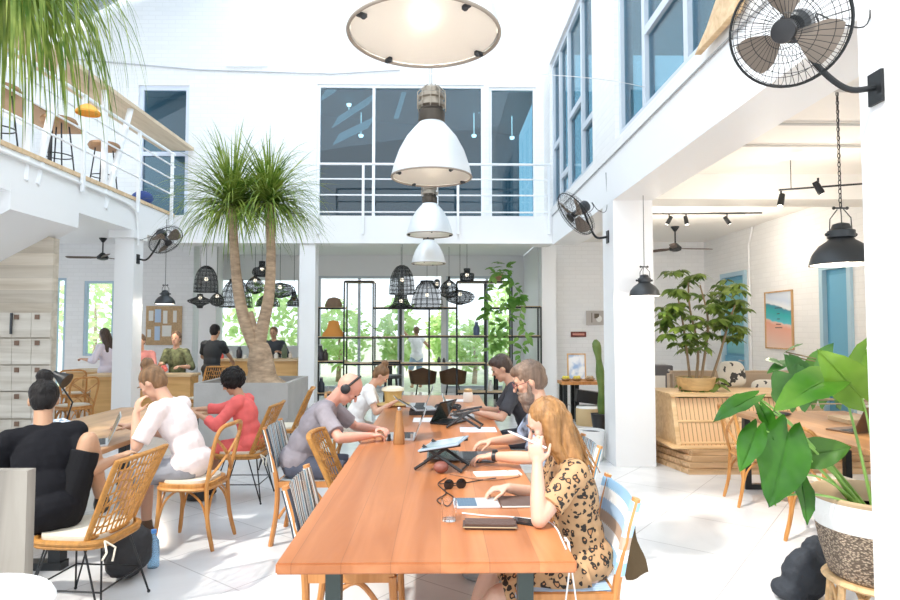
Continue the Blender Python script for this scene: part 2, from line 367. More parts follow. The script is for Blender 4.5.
for (x, y, Y) in ((349, 106, 14.5), (361, 137, 14.5), (479, 107, 14.5), (474, 137, 14.5), (512, 139, 14.5)):
    p = P(x, y, Y); bm = new(); cyl(bm, p, p+V((0, 0, .05)), .05, .06, 12); cyl(bm, p+V((0, 0, .05)), V((p.x, p.y, 6.7)), .006, n=6)
    single('spotlight', bm, LAMPE, 'small round spotlight glowing in the upper back room', 'light', 'spotlights in the upper back room')
for (x, y, Y) in ((672, 22, 0), (657, 46, 0)):
    d = ray(x, y); p = CP+d*(4.2/d.x); bm = new(); cyl(bm, p, p+V((0, 0, .05)), .045, .05, 12); cyl(bm, p+V((0, 0, .05)), V((p.x, p.y, 7)), .005, n=6)
    single('spotlight', bm, LAMPE, 'small round spotlight glowing behind the upper right window', 'light', 'spotlights behind the upper right window')
# thin seam on the back wall
bm = new(); tube(bm, [P(60, 58, 11.97), P(200, 70, 11.97), P(332, 74, 11.97), P(400, 70, 11.97)], .012, 6); struct('trim_9', bm, mat('cable_grey2', (.5, .5, .52)), label='thin grey cable along the upper back wall')
bm = new(); tube(bm, [P(226, 66, 11.96), P(268, 66, 11.96)], .02, 6); struct('trim_10', bm, WHITE)
# columns and facade below the balcony
for i, (xa, xb, y0) in enumerate(((299, 315, 11.15), (542, 556, 12.4), (199, 216, 13.3))):
    a = P(xa, 300, y0).x; b_ = P(xb, 300, y0).x; bm = new(); box(bm, (a, y0, 0), (b_, y0+.3, 3.43)); struct('trim_%d' % (11+i), bm, WHITE, label='white pillar at the back of the cafe')
fh = [(P(219, 300, 15.5).x, P(300, 300, 15.5).x, 1.1, 2.85), (P(318, 300, 15.5).x, P(400, 300, 15.5).x, .1, 2.9), (P(404, 300, 15.5).x, P(441, 300, 15.5).x, .0, 2.9), (P(446, 300, 15.5).x, P(512, 300, 15.5).x, .1, 2.9)]
wallh('wall_back', WHITE, 'x', -5.6, 2.3, 0, 3.42, 15.5, 15.65, fh)
window(6, 'x', *fh[0], 15.56, GCLR, (), (), .06, WHITEM); window(7, 'x', *fh[1], 15.56, GCLR, ((fh[1][0]+fh[1][1])/2,), (), .06, FRAME)
window(8, 'x', *fh[3], 15.56, GCLR, (P(487, 300, 15.5).x,), (), .06, FRAME)
# left room
lh = [(P(54, 300, 13.5).x, P(66, 300, 13.5).x, .2, P(60, 278, 13.5).z), (P(84, 300, 13.5).x, P(114, 300, 13.5).x, 1.0, P(84, 281, 13.5).z)]
wallh('wall_left_back', BRX, 'x', -9.3, -5.35, 0, 3.42, 13.5, 13.65, lh)
for i, h in enumerate(lh): window(9+i, 'x', *h, 13.56, GCLR, (), (), .05, mat('steel_blue_frame', (.45, .6, .72), .5))
wallh('wall_left_side', WHITE, 'y', 13.65, 15.5, 0, 3.42, -5.6, -5.4)
wallh('wall_left', WHITE, 'y', -1.5, 13.65, 0, 3.42, -9.3, -9.15, [(5.0, 7.5, .6, 2.9), (9.5, 12.2, .6, 2.9)])
bm = new(); box(bm, (-9.3, -1.5, 3.42), (XL-.33, 11.57, 3.6)); struct('ceiling_left', bm, WHITE)
bm = new(); box(bm, (XL-.33, -1.5, 3.12), (XL, 11.1, 3.585)); struct('trim_14', bm, WHITE, label='white beam under the left balcony')
bm = new(); box(bm, (XL-.42, -1.5, 3.587), (XL+.02, 11.08, 3.64)); struct('trim_15', bm, OAK, label='light wooden edge board of the left balcony')
bm = new(); box(bm, (XL-.3, 9.7, 0), (XL, 10.0, 3.12)); box(bm, (XL-.36, 9.62, 3.0), (XL+.03, 10.06, 3.12)); struct('trim_16', bm, WHITE, label='white column under the left balcony')
bm = new(); tube(bm, catmull([(XL+.03, 5.2, 3.52), (XL+.03, 8.6, 3.5), (XL+.03, 9.5, 3.47), (XL+.03, 9.72, 3.3), (XL+.03, 9.76, 2.9)], 6), .02, 8); struct('trim_17', bm, WHITE, label='white pipe bending down beside the left column')
# locker wall and the sloping stair soffit
a, b_ = P(-60, 300, 8).x, P(52, 300, 8).x
bm = new(); prism(bm, [(a, 8, 0), (b_, 8, 0), (b_, 8, P(52, 238, 8).z), (P(46, 236, 8).x, 8, P(46, 236, 8).z), (P(0, 262, 8).x, 8, P(0, 262, 8).z), (a, 8, 1.9)], (0, .12, 0))
struct('wall_lockers', bm, PLANKW)
bm = new(); lo1, hi1 = P(0, 258, 7.9), P(48, 233, 7.9); d = hi1-lo1
p0 = lo1-d*1.6; p1 = hi1+d*.35
prism(bm, [(p0.x, 6.9, p0.z), (p1.x, 6.9, p1.z), (p1.x, 6.9, p1.z+.3), (p0.x, 6.9, p0.z+.3)], (0, 1.3, 0)); struct('trim_18', bm, WHITE, label='sloping white underside of the stairs')
# left balcony: back wall with bright windows, canopy board
wallh('wall_balcony_left', WHITE, 'y', -1.5, 12, 3.6, 5.4, -8.0, -7.85, [(7.0, 8.3, 3.9, 5.2), (9.4, 10.8, 3.7, 5.2)])
bm = new(); box(bm, (-5.38, 2.6, 5.03), (XL, 11.95, 5.09)); struct('trim_19', bm, wood('canopy_board', (.60, .47, .32), (.74, .61, .45), .6, 1, 3), label='long pale wooden board above the left balcony')
bm = new()
for (a, b_) in (((106, 216, 8.85), (110, 112, 8.9)), ((106, 216, 8.85), (134, 106, 9.65)), ((26, 190, 7.15), (38, 60, 7.3)), ((38, 200, 7.35), (60, 52, 7.9))):
    p, q = P(*a), P(*b_); p.x = XL-.02; q.x = XL-.08; q.z = 5.03; p.z = 3.3; tube(bm, [p, q], .045, 8)
struct('trim_20', bm, WHITEM, label='slanted white steel struts of the left balcony')
# roof panel at the far left
bm = new(); p, q = P(66, 30, 11.9), P(215, -48, 11.9)
prism(bm, [(p.x-2.5, 7.5, p.z-1.3), (q.x, 7.5, q.z), (q.x, 7.5, q.z+.06), (p.x-2.5, 7.5, p.z-1.24)], (0, 4.4, 0))
struct('ceiling_roof', bm, mat('roof_panel', (.62, .68, .72), .5))
bm = new()
for y in (8.2, 10.0, 11.6): prism(bm, [(p.x-2.5, y, p.z-1.42), (q.x, y, q.z-.12), (q.x, y, q.z-.01), (p.x-2.5, y, p.z-1.31)], (0, .08, 0))
struct('trim_21', bm, mat('grey_steel', (.36, .4, .43), .5), label='grey steel rafters under the roof panel')
# unseen frosted sheets added over the courtyard to hold back the sun
m, nt, b = nm('frosted_sun_filter'); nt.nodes.remove(b); tr = nt.nodes.new('ShaderNodeBsdfTransparent'); tr.inputs[0].default_value = (.93, .97, 1, 1); tl = nt.nodes.new('ShaderNodeBsdfTranslucent'); tl.inputs[0].default_value = (.9, .95, 1, 1)
mx = nt.nodes.new('ShaderNodeMixShader'); mx.inputs[0].default_value = .72; nt.links.new(tr.outputs[0], mx.inputs[1]); nt.links.new(tl.outputs[0], mx.inputs[2]); nt.links.new(mx.outputs[0], nt.nodes['Material Output'].inputs[0])
bm = new(); prism(bm, [(-7.0, 1.0, 7.9), (2.4, 1.0, 9.3), (2.4, 1.0, 9.33), (-7.0, 1.0, 7.93)], (0, 11.1, 0)); struct('ceiling_sun_filter', bm, m)
# railings
def railing(name, pts_posts, ztop, zbot, levels, label, ax, fixed, lo, hi):
    t = thing(name, label, 'railing', ((lo+hi)/2 if ax == 'x' else fixed, fixed if ax == 'x' else (lo+hi)/2, zbot))
    for z in levels:
        bm = new(); w = .022 if z == levels[-1] else .014
        if ax == 'x': tube(bm, [(lo, fixed, z), (hi, fixed, z)], w, 8)
        else: tube(bm, [(fixed, lo, z), (fixed, hi, z)], w, 8)
        obj('rail', bm, WHITEM, t, world=True)
    for q in pts_posts:
        bm = new(); c = (q, fixed) if ax == 'x' else (fixed, q)
        box(bm, (c[0]-.022, c[1]-.022, zbot), (c[0]+.022, c[1]+.022, ztop)); obj('post', bm, WHITEM, t, smooth=False, world=True)
    return t
zz = [P(430, y, 11.05).z for y in (212, 195, 179, 164)]
railing('balcony_railing', [P(x, 200, 11.05).x for x in (318, 363, 458, 549)], zz[-1], P(430, 234, 11.05).z, zz, 'white steel railing along the rear balcony below the big upper windows', 'x', 11.07, P(317, 200, 11.05).x, 2.0)
zl = [3.95, 4.22, 4.46, 4.68]
railing('balcony_railing', [3.4, 5.0, 6.6, 8.2, 9.7, 10.9], 4.7, 3.4, zl, 'white steel railing along the left balcony beside the hanging palm leaves', 'y', XL+.045, 2.2, 11.0)
bm = new(); tube(bm, [P(190, 203, 11.3), P(317, 208, 11.08)], .008, 6); tube(bm, [P(190, 168, 11.3), P(317, 173, 11.08)], .008, 6)
single('guard_wires', bm, WHITEM, 'pair of thin white wires stretched between the two railings behind the tree', 'wire')
bm = new(); tube(bm, bez(P(320, 78, 3.2), P(560, 66, 4.8), (2.02, 6.0, 3.98), 10), .003, 5); single('cable', bm, mat('cable_white', (.75, .75, .75)), 'thin pale cable stretched across to the right wall', 'cable')
# outside
bm = new(); box(bm, (-16, 15.66, -.14), (14, 45, -.03)); struct('ground', bm, mat('garden_ground', (.55, .6, .45), .9, var=.2))
bm = new(); box(bm, (-16, 22, -.03), (14, 22.2, 1.3)); struct('wall_garden', bm, mat('garden_wall', (.8, .8, .78), .8))
def shrub(x, y, h, w, seed, label, trunk=True):
    rnd = random.Random(seed); t = thing('garden_tree', label, 'tree', (x, y, -.03), group='trees in the garden outside')
    bm = new(); tube(bm, [(0, 0, 0), (.05, 0, h*.3), (0, .05, h*.6)], [.08, .06, .03], 8); obj('trunk', bm, TRUNK, t)
    bm = new()
    for k in range(420):
        v = V((rnd.gauss(0, 1), rnd.gauss(0, 1), rnd.gauss(0, 1))).normalized()*rnd.uniform(.5, 1)
        c = V((v.x*w/2, v.y*w/2, h*.55+v.z*h*.42)); s = rnd.uniform(.09, .2)
        u = V((rnd.uniform(-1, 1), rnd.uniform(-1, 1), rnd.uniform(-1, .4))).normalized(); n_ = u.orthogonal().normalized()
        q = [c-u*s, c+n_*s*.45+V((0, 0, .02)), c+u*s, c-n_*s*.45+V((0, 0, .02))]
        bm.faces.new([bm.verts.new(p) for p in q])
    obj('foliage', bm, GARD, t)
GARD = leafmat('garden_leaf', (.42, .65, .22), (.70, .85, .42))
for i, (x, y, h, w) in enumerate(((-7.5, 18.6, 3.6, 2.2), (-5.2, 18.5, 3.2, 2.4), (-3.1, 19, 2.6, 2.0), (-10.5, 19, 4, 2.5), (-1.2, 18.2, 2.6, 1.3), (1.0, 18.2, 1.9, 1.5), (2.2, 20, 3.3, 1.8), (.1, 20.4, 2.4, 1.2))):
    shrub(x, y, h, w, 50+i, 'bright green leafy tree in the sunny garden behind the windows')
# ---------------------------------------------------------------- light
w = bpy.data.worlds.new('world'); SC.world = w; w.use_nodes = True
bg = w.node_tree.nodes['Background']; bg.inputs[0].default_value = (.86, .93, 1, 1); bg.inputs[1].default_value = 2.0
sd = bpy.data.lights.new('sun', 'SUN'); sd.energy = 3.7; sd.angle = R(2); sd.color = (1, .95, .86)
so = bpy.data.objects.new('sun', sd); COL.objects.link(so); so.location = (-5, -6, 14); so.rotation_euler = V((.52, .50, -.85)).to_track_quat('-Z', 'Y').to_euler()
def lamp(p, e, r=.1, c=(1, .9, .75)):
    l = bpy.data.lights.new('bulb', 'POINT'); l.energy = e; l.shadow_soft_size = r; l.color = c; o = bpy.data.objects.new('bulb', l); COL.objects.link(o); o.location = p
SC.view_settings.view_transform = 'Standard'; SC.view_settings.look = 'None'; SC.view_settings.exposure = -.02; SC.view_settings.gamma = 1
# ================================================================ PEOPLE
def baked(bm, vox, smooth=4, wr=0, wf=9, seed=0):
    """union of the shapes in bm as one continuous surface"""
    me = bpy.data.meshes.new('tmp'); bmesh.ops.recalc_face_normals(bm, faces=bm.faces[:]); bm.to_mesh(me); bm.free()
    o = bpy.data.objects.new('tmp', me); COL.objects.link(o)
    md = o.modifiers.new('r', 'REMESH'); md.mode = 'VOXEL'; md.voxel_size = vox; md.adaptivity = 0
    if smooth: s = o.modifiers.new('s', 'SMOOTH'); s.factor = .5; s.iterations = smooth
    dg = bpy.context.evaluated_depsgraph_get(); dg.update()
    m2 = bpy.data.meshes.new_from_object(o.evaluated_get(dg)); bpy.data.objects.remove(o); bpy.data.meshes.remove(me)
    b2 = bmesh.new(); b2.from_mesh(m2); bpy.data.meshes.remove(m2)
    if wr:
        b2.normal_update()
        for v in b2.verts:
            q = v.co*wf+V((seed*3.1, 0, 0)); v.co += v.normal*wr*(noise.noise(V((q.x, q.y, q.z*.6)))+.5*noise.noise(q*2.3))
    return b2
def cap(bm, a, b, r0, r1=None, n=12):
    r1 = r0 if r1 is None else r1; a, b = V(a), V(b)
    if (b-a).length > 1e-4: tube(bm, [a, b], [r0, r1], n)
    ball(bm, a, r0, 10); ball(bm, b, r1, 10)
def basis(x, y, z): return Matrix((x, y, z)).transposed()
def ik(a, c, l1, l2, pole):
    d = c-a; L = d.length
    if L > (l1+l2)*.995: c = a+d.normalized()*(l1+l2)*.995; d = c-a; L = d.length
    u = d.normalized(); x = (L*L+l1*l1-l2*l2)/(2*L); h = math.sqrt(max(l1*l1-x*x, 0))
    p = (pole-u*pole.dot(u)); p.normalize(); return a+u*x+p*h, c
def hand(bm, w, d, n, side, curl=25, k=1, spread=8, fr=.0082, pinch=False):
    """w wrist, d direction of the hand, n palm normal, side +1 right"""
    d = d.normalized(); n = (n-d*n.dot(d)).normalized(); t = n.cross(d)*(-side)      # towards the thumb
    B = basis(t, d, n); ball(bm, w+d*.047*k, (.040*k, .052*k, .0145*k), 14, rot=B); cap(bm, w, w+d*.02*k, .024*k, .022*k)
    for i, (off, ln, ang) in enumerate(((.028, .070, 5), (.0095, .078, 1), (-.0095, .073, -3), (-.028, .058, -9))):
        q = w+d*(.084-.004*abs(i-1.2))*k+t*off*k; dd = (d*cos(R(ang*spread/8))+t*sin(R(ang*spread/8))).normalized()
        c = R(curl*(1+.12*i)); seg = (.46, .30, .24); cum = 0
        cap(bm, q-d*.03*k, q, fr*k*1.1, fr*k*1.05, 8)
        for s_ in seg:
            cum += c; v = dd*cos(cum)+n*sin(cum); e = q+v*ln*s_*k; cap(bm, q, e, fr*k*1.02, fr*k*.9, 8); q = e
    q = w+d*.018*k+t*.024*k; v = (d*.55+t*.75+n*.35).normalized(); e = q+v*.040*k; cap(bm, q, e, .012*k, .0098*k, 8)
    v2 = (d*(.95)+t*(-.1 if pinch else .25)+n*.45).normalized(); f_ = e+v2*.030*k; cap(bm, e, f_, .0098*k, .0088*k, 8)
    cap(bm, f_, f_+(v2+n*.3).normalized()*.022*k, .0088*k, .0075*k, 8)
SKIN = {'light': mat('skin_light', (.68, .39, .27), .5, sub=.15), 'pale': mat('skin_pale', (.68, .43, .32), .5, sub=.15), 'tan': mat('skin_tan', (.50, .28, .17), .5, sub=.1), 'red': mat('skin_flushed', (.70, .35, .26), .5, sub=.15)}
HAIRM = {}
def hairm(name, col):
    return mat(name, col, .45, bump=.8, bscale=90, var=.35, vscale=40, stretch=(1, 1, .12))
EYE = mat('eye', (.05, .04, .035), .15); LIP = mat('lips', (.55, .22, .18), .5)
def person(label, x, y, rz, zp=.56, lean=15, side=0, twist=0, hp=25, hy=0, hroll=0, hands={}, elbows={}, feet={}, knees={}, k=1.0, skin='light', vox=.008,
           top=None, sleeve=.75, hair=None, pants=None, pleg=1.0, skirt=None, shoe=None, group=None, slim=1.0, handn={}, handd={}, curl=25, beard=None, glasses=None, fine=True, topwr=.006, bald=False):
    t = thing('person', label, 'person', (x, y, 0), 0, group)
    f = V((-sin(R(rz)), cos(R(rz)), 0)); r = V((cos(R(rz)), sin(R(rz)), 0)); U = V((0, 0, 1))
    p = V((x, y, zp))
    def tilt(a, b=side): return (U*cos(R(a))+f*sin(R(a))+r*sin(R(b))).normalized()
    s1 = tilt(lean*.7); s2 = tilt(lean*1.25)
    tw = Matrix.Rotation(R(twist), 3, 'Z'); f2 = tw @ f; r2 = tw @ r
    def orth(rr, s): rr = (rr-s*rr.dot(s)).normalized(); return rr, s.cross(rr), s
    r1_, f1_, _ = orth(r, s1); r2_, f2_, _ = orth(r2, s2)
    waist = p+s1*.16*k; chest = waist+s2*.17*k; nb = waist+s2*.345*k
    sh = {q: nb-s2*.045*k+r2_*(.172*slim*k*q) for q in (1, -1)}
    hip = {q: p-U*.02+r*(.088*k*q) for q in (1, -1)}
    # head frame
    Rh = Matrix.Rotation(R(hy), 3, 'Z'); hf = Rh @ f2; hu = U
    rr = hf.cross(U); M = Matrix.Rotation(-R(hp), 3, rr); hf = M @ hf; hu = M @ U
    M = Matrix.Rotation(R(hroll), 3, hf); hu = M @ hu; hr = hf.cross(hu)
    nd = (s2+hu).normalized(); hc = nb+nd*.10*k+hu*.09*k+hf*.015*k
    HB = basis(hr, hf, hu)
    def tors(bm, e):
        ball(bm, p+s1*.015*k, (.165*slim*k+e, .120*k+e, .125*k+e), 20, rot=basis(r1_, f1_, s1))
        ball(bm, waist, (.138*slim*k+e, .102*k+e, .15*k+e), 20, rot=basis(r2_, f2_, s2))
        ball(bm, chest, (.162*slim*k+e, .112*k+e, .185*k+e), 20, rot=basis(r2_, f2_, s2))
        cap(bm, sh[1]-r2_*.03*k, sh[-1]+r2_*.03*k, .058*k+e)
        cap(bm, nb-s2*.03*k-r2_*.06*k, nb-s2*.03*k+r2_*.06*k, .062*k+e*.6)
    bm = new(); tors(bm, 0)
    cap(bm, nb-s2*.02*k, hc-hu*.06*k-hf*.02*k, .056*k, .050*k)
    ball(bm, hc+hu*.022*k-hf*.008*k, (.076*k, .097*k, .098*k), 24, rot=HB)
    ball(bm, hc-hu*.05*k+hf*.028*k, (.054*k, .060*k, .066*k), 18, rot=HB)
    cap(bm, hc-hu*.098*k+hf*.066*k, hc-hu*.092*k+hf*.05*k, .021*k)
    cap(bm, hc+hu*.015*k+hf*.082*k, hc-hu*.022*k+hf*.108*k, .008*k, .013*k, 8)
    cap(bm, hc+hu*.030*k+hf*.076*k-hr*.028*k, hc+hu*.030*k+hf*.076*k+hr*.028*k, .014*k)
    for q in (1, -1):
        ball(bm, hc-hu*.012*k+hf*.062*k+hr*(.036*k*q), .024*k, 10)
        ball(bm, hc+hr*(.078*k*q)-hu*.002*k-hf*.008*k, (.010*k, .018*k, .031*k), 10, rot=HB)
    EL, WR, HD = {}, {}, {}
    for q in (1, -1):
        a = sh[q]; tgt = hands.get(q)
        if tgt is None: tgt = a-U*.50*k+f*.06+r*(.05*q)
        tgt = V(tgt); pole = elbows.get(q, V((0, 0, -1))*.8+r*(.5*q)-f*.35)
        e, w = ik(a, tgt, .285*k, .25*k, V(pole)); EL[q] = e; WR[q] = w
        cap(bm, a, e, .047*k*slim, .037*k); cap(bm, e, e+(w-e)*.35, .037*k, .039*k); cap(bm, e+(w-e)*.35, w, .039*k, .0255*k)
        hd = V(handd.get(q, (w-e))).normalized(); HD[q] = hd
        if fine: hand(bm, w, hd, V(handn.get(q, (0, 0, -1))), q, curl, k)
        else:
            hand(bm, w, hd, V(handn.get(q, (0, 0, -1))), q, curl, k, fr=.0098)
    KN, AN = {}, {}
    for q in (1, -1):
        a = hip[q]; tgt = feet.get(q)
        if tgt is None: tgt = V((a.x, a.y, 0))+f*(.42 if zp < .75 else 0)+r*(.03*q)
        tgt = V(tgt); tgt.z = max(tgt.z, 0)+.085*k
        kn, an = ik(a, tgt, .44*k, .42*k, V(knees.get(q, f*1.0+U*.6+r*(.1*q)))); KN[q] = kn; AN[q] = an
        cap(bm, a, kn, .083*k*slim, .056*k, 16); cap(bm, kn, kn+(an-kn)*.3, .055*k, .056*k); cap(bm, kn+(an-kn)*.3, an, .056*k, .036*k)
        c = an-U*.045*k+f*.07*k; ball(bm, c, (.043*k, .125*k, .036*k), 14, rot=basis(r, f, U)); cap(bm, an, an-U*.04*k-f*.01, .036*k, .034*k)
    body = obj('body', baked(bm, vox, 3), SKIN[skin], t, world=True)
    # face
    for q in (1, -1):
        bm = new(); ball(bm, hc+hu*.008*k+hf*.083*k+hr*(.031*k*q), (.013*k, .007*k, .0075*k), 10, rot=HB); obj('eye', bm, EYE, t, world=True)
        bm = new(); c = hc+hu*.034*k+hf*.091*k+hr*(.031*k*q); tube(bm, [c-hr*.018*k-hu*.002, c+hu*.003*k, c+hr*.018*k-hu*.002], .004*k, 6); obj('eyebrow', bm, hair[1] if hair else mat('brow', (.25, .15, .1)), t, world=True)
    bm = new(); c = hc-hu*.058*k+hf*.088*k; tube(bm, [c-hr*.022*k-hf*.006*k, c+hf*.003*k, c+hr*.022*k-hf*.006*k], [.004*k, .0068*k, .004*k], 8, flat=.8); obj('mouth', bm, LIP, t, world=True)
    if glasses:
        bm = new()
        for q in (1, -1):
            c = hc+hu*.008*k+hf*.104*k+hr*(.034*k*q); tube(bm, [c+hr*(.026*k*cos(a_))+hu*(.019*k*sin(a_)) for a_ in [i*pi/8 for i in range(16)]], .0022, 6, closed=True)
            tube(bm, [c+hr*(.026*k*q), hc+hr*(.08*k*q)+hf*.07*k+hu*.012*k, hc+hr*(.082*k*q)-hf*.01*k+hu*.008*k], .0025, 6)
        tube(bm, [hc+hu*.012*k+hf*.106*k-hr*.01, hc+hu*.012*k+hf*.106*k+hr*.01], .0022, 6); obj('eyeglasses', bm, glasses, t, world=True)
    if beard:
        bm = new(); ball(bm, hc-hu*.085*k+hf*.045*k, (.060*k, .062*k, .060*k), 16, rot=HB); ball(bm, hc-hu*.135*k+hf*.062*k, (.038*k, .04*k, .062*k), 14, rot=HB)
        for q in (1, -1): cap(bm, hc-hu*.07*k+hf*.03*k+hr*(.05*k*q), hc+hu*.0*k+hf*.008*k+hr*(.073*k*q), .018*k, .010*k)
        cap(bm, hc-hu*.042*k+hf*.092*k-hr*.025*k, hc-hu*.042*k+hf*.092*k+hr*.025*k, .009*k)
        obj('beard', baked(bm, max(vox*.8, .005), 1, .006, 60), beard, t, world=True)
    # hair
    if hair:
        st, hm = hair; bm = new()
        if st != 'afro':
            ball(bm, hc+hu*.040*k-hf*.024*k, (.086*k, .099*k, .097*k), 24, rot=HB); ball(bm, hc-hu*.0*k-hf*.045*k, (.076*k, .072*k, .085*k), 20, rot=HB)
        if st == 'top': ball(bm, hc+hu*.088*k+hf*.025*k, (.066*k, .07*k, .045*k), 16, rot=HB)
        if st == 'bun': ball(bm, hc+hu*.150*k-hf*.055*k, (.052*k, .05*k, .046*k), 14, rot=HB)
        if st == 'tail': cap(bm, hc+hu*.05*k-hf*.11*k, hc-hu*.06*k-hf*.15*k, .03*k, .034*k); cap(bm, hc-hu*.06*k-hf*.15*k, hc-hu*.2*k-hf*.12*k, .034*k, .016*k)
        if st == 'afro':
            ball(bm, hc+hu*.035*k-hf*.040*k, (.125*k, .13*k, .128*k), 24, rot=HB)
        if st == 'long':
            for q in (1, -1, 0):
                a = hc+hu*.03*k-hf*.03*k+hr*(.052*k*q); b_ = hc-hu*.20*k-hf*.055*k+hr*(.07*k*q); c_ = nb-U*.13*k-f2_*.10*k+r2_*(.09*k*q)
                cap(bm, a, b_, .055*k, .052*k); cap(bm, b_, c_, .052*k, .03*k)
        if st == 'veil':   # long loose hair falling forward over the cheeks
            for q in (1, -1):
                a = hc+hu*.03*k-hf*.015*k+hr*(.058*k*q); b_ = hc-hu*.09*k+hf*.028*k+hr*(.078*k*q); c_ = hc-hu*.27*k-hf*.0*k+hr*(.10*k*q)
                cap(bm, a, b_, .055*k, .034*k); cap(bm, b_, c_, .036*k, .022*k); cap(bm, hc-hf*.06*k, c_-hf*.02, .07*k, .03*k)
            cap(bm, hc-hf*.05*k, nb-U*.16*k-f2_*.105*k, .075*k, .05*k)
        hb_ = baked(bm, max(vox*.9, .006), 2, .012 if st == 'afro' else .005, 55 if st == 'afro' else 26)
        if st in ('long', 'veil', 'tail'):   # separate strands over the mass
            rnd = random.Random(3)
            for i in range(150 if st == 'veil' else 50):
                a_ = rnd.uniform(-pi, pi); e0 = hc+hu*(.134*k)+hr*.03*cos(a_)*k-hf*.04*k
                sd_ = 1 if cos(a_) > 0 else -1; w_ = abs(cos(a_))
                q0 = hc+hu*.055*k+hr*(.087*k*sd_*w_)-hf*(.03*k+.085*k*(1-w_)); q1 = hc-hu*.10*k+hr*(.102*k*sd_*w_)+hf*((.055*w_-.125*(1-w_))*k if st == 'veil' else (-.05-.06*(1-w_))*k)
                q2 = hc-hu*rnd.uniform(.22, .32)*k+hr*(.10*k*sd_*w_)+hf*rnd.uniform(-.06, .03)*k-f2_*.08*(1-w_)*k
                tube(hb_, bez(e0, q0, q1, 5)+bez(q1, q1-hu*.06*k, q2, 4)[1:], rnd.uniform(.002, .0042)*k, 5)
        obj('hair', hb_, hm, t, world=True)
    # clothes
    if top:
        bm = new(); e = .014; tors(bm, e); ball(bm, p+s1*.02*k, (.178*slim*k+e, .138*k+e, .115*k+e), 18, rot=basis(r1_, f1_, s1))
        for q in (1, -1):
            ball(bm, sh[q], .061*k*slim+e, 14)
            a = sh[q]; e_, w = EL[q], WR[q]
            if sleeve <= 1: tube(bm, [a-(e_-a)*.1, a+(e_-a)*sleeve], [.060*k*slim+e*.5, .056*k+e*.6], 14)
            else: cap(bm, a, e_, .055*k+e, .046*k+e); tube(bm, [e_, e_+(w-e_)*(sleeve-1)], [.046*k+e, .036*k+e], 14)
        if skirt:
            for q in (1, -1): a = hip[q]; tube(bm, [a, a+(KN[q]-a)*.92], [.10*k+e, .085*k+e], 14)
            ball(bm, (hip[1]+KN[1]+hip[-1]+KN[-1])/4, (.15, .2, .09), 14, rot=basis(r, f, U))
        obj('dress' if skirt else 'shirt', baked(bm, vox, 3, topwr, 11), top, t, world=True)
    if pants:
        bm = new(); e = .006
        ball(bm, p+s1*.012*k, (.168*slim*k+e, .124*k+e, .130*k+e), 20, rot=basis(r1_, f1_, s1))
        for q in (1, -1):
            a = hip[q]; kn, an = KN[q], AN[q]; cap(bm, a, kn, .085*k*slim+e, .060*k+e, 16) if pleg > .5 else (cap(bm, a, a+(kn-a)*.3, .092*k+e, .088*k+e), tube(bm, [a, a+(kn-a)*.85], [.093*k+e, .077*k+e], 14))
            if pleg > .6: tube(bm, [kn, an], [.060*k+e, .046*k+e], 14)
        obj('trousers' if pleg > .6 else 'shorts', baked(bm, vox, 3, .006, 9), pants, t, world=True)
    if shoe:
        for q in (1, -1):
            bm = new(); c = AN[q]-U*.05*k+f*.07*k; B = basis(r, f, U); ball(bm, c+U*.004, (.050*k, .135*k, .044*k), 16, rot=B); cap(bm, AN[q], AN[q]-U*.05*k, .045*k, .047*k)
            g = baked(bm, vox, 2)
            for v in g.verts: v.co.z = max(v.co.z, AN[q].z-.088*k)
            obj('shoe', g, shoe, t, world=True)
    t['_'] = 0; del t['_']
    return t, dict(hc=hc, hf=hf, hu=hu, hr=hr, WR=WR, HD=HD, nb=nb, EL=EL)
# leopard print
m, nt, b = nm('leopard_print'); N = nt.nodes; L = nt.links
tc = N.new('ShaderNodeTexCoord'); nz = N.new('ShaderNodeTexNoise'); nz.inputs['Scale'].default_value = 22; L.new(tc.outputs['Object'], nz.inputs['Vector'])
mx = N.new('ShaderNodeMixRGB'); mx.inputs[0].default_value = .035; L.new(tc.outputs['Object'], mx.inputs[1]); L.new(nz.outputs['Color'], mx.inputs[2])
vo = N.new('ShaderNodeTexVoronoi'); vo.inputs['Scale'].default_value = 34; L.new(mx.outputs[0], vo.inputs['Vector'])
r_ = N.new('ShaderNodeValToRGB'); r_.color_ramp.interpolation = 'EASE'; e = r_.color_ramp.elements
e[0].position = 0; e[0].color = (.50, .24, .10, 1); e[1].position = .13; e[1].color = (.50, .24, .10, 1)
for ps, c in ((.17, (.02, .015, .012, 1)), (.38, (.02, .015, .012, 1)), (.42, (.50, .30, .15, 1)), (1, (.54, .33, .17, 1))): q = e.new(ps); q.color = c
n2 = N.new('ShaderNodeTexNoise'); n2.inputs['Scale'].default_value = 38; n2.inputs['Detail'].default_value = 1; L.new(tc.outputs['Object'], n2.inputs['Vector'])
mt = N.new('ShaderNodeMath'); mt.operation = 'MULTIPLY_ADD'; mt.inputs[1].default_value = .75; mt.inputs[2].default_value = -.40; L.new(n2.outputs['Fac'], mt.inputs[0])
ad = N.new('ShaderNodeMath'); ad.operation = 'ADD'; L.new(vo.outputs['Distance'], ad.inputs[0]); L.new(mt.outputs[0], ad.inputs[1])
L.new(ad.outputs[0], r_.inputs[0]); L.new(r_.outputs[0], b.inputs['Base Color']); b.inputs['Roughness'].default_value = .7; LEO = m
def fabric(name, col, var=.08, **kw): return mat(name, col, .8, bump=.25, bscale=150, var=var, vscale=12, **kw)
H_BLACK = hairm('hair_black', (.02, .018, .018)); H_BROWN = hairm('hair_brown', (.16, .09, .05)); H_LBROWN = hairm('hair_light_brown', (.22, .115, .05)); H_BLOND = hairm('hair_blonde', (.34, .165, .055)); H_GREY = hairm('beard_grey_brown', (.24, .17, .13))
T = .775
P_ = {}
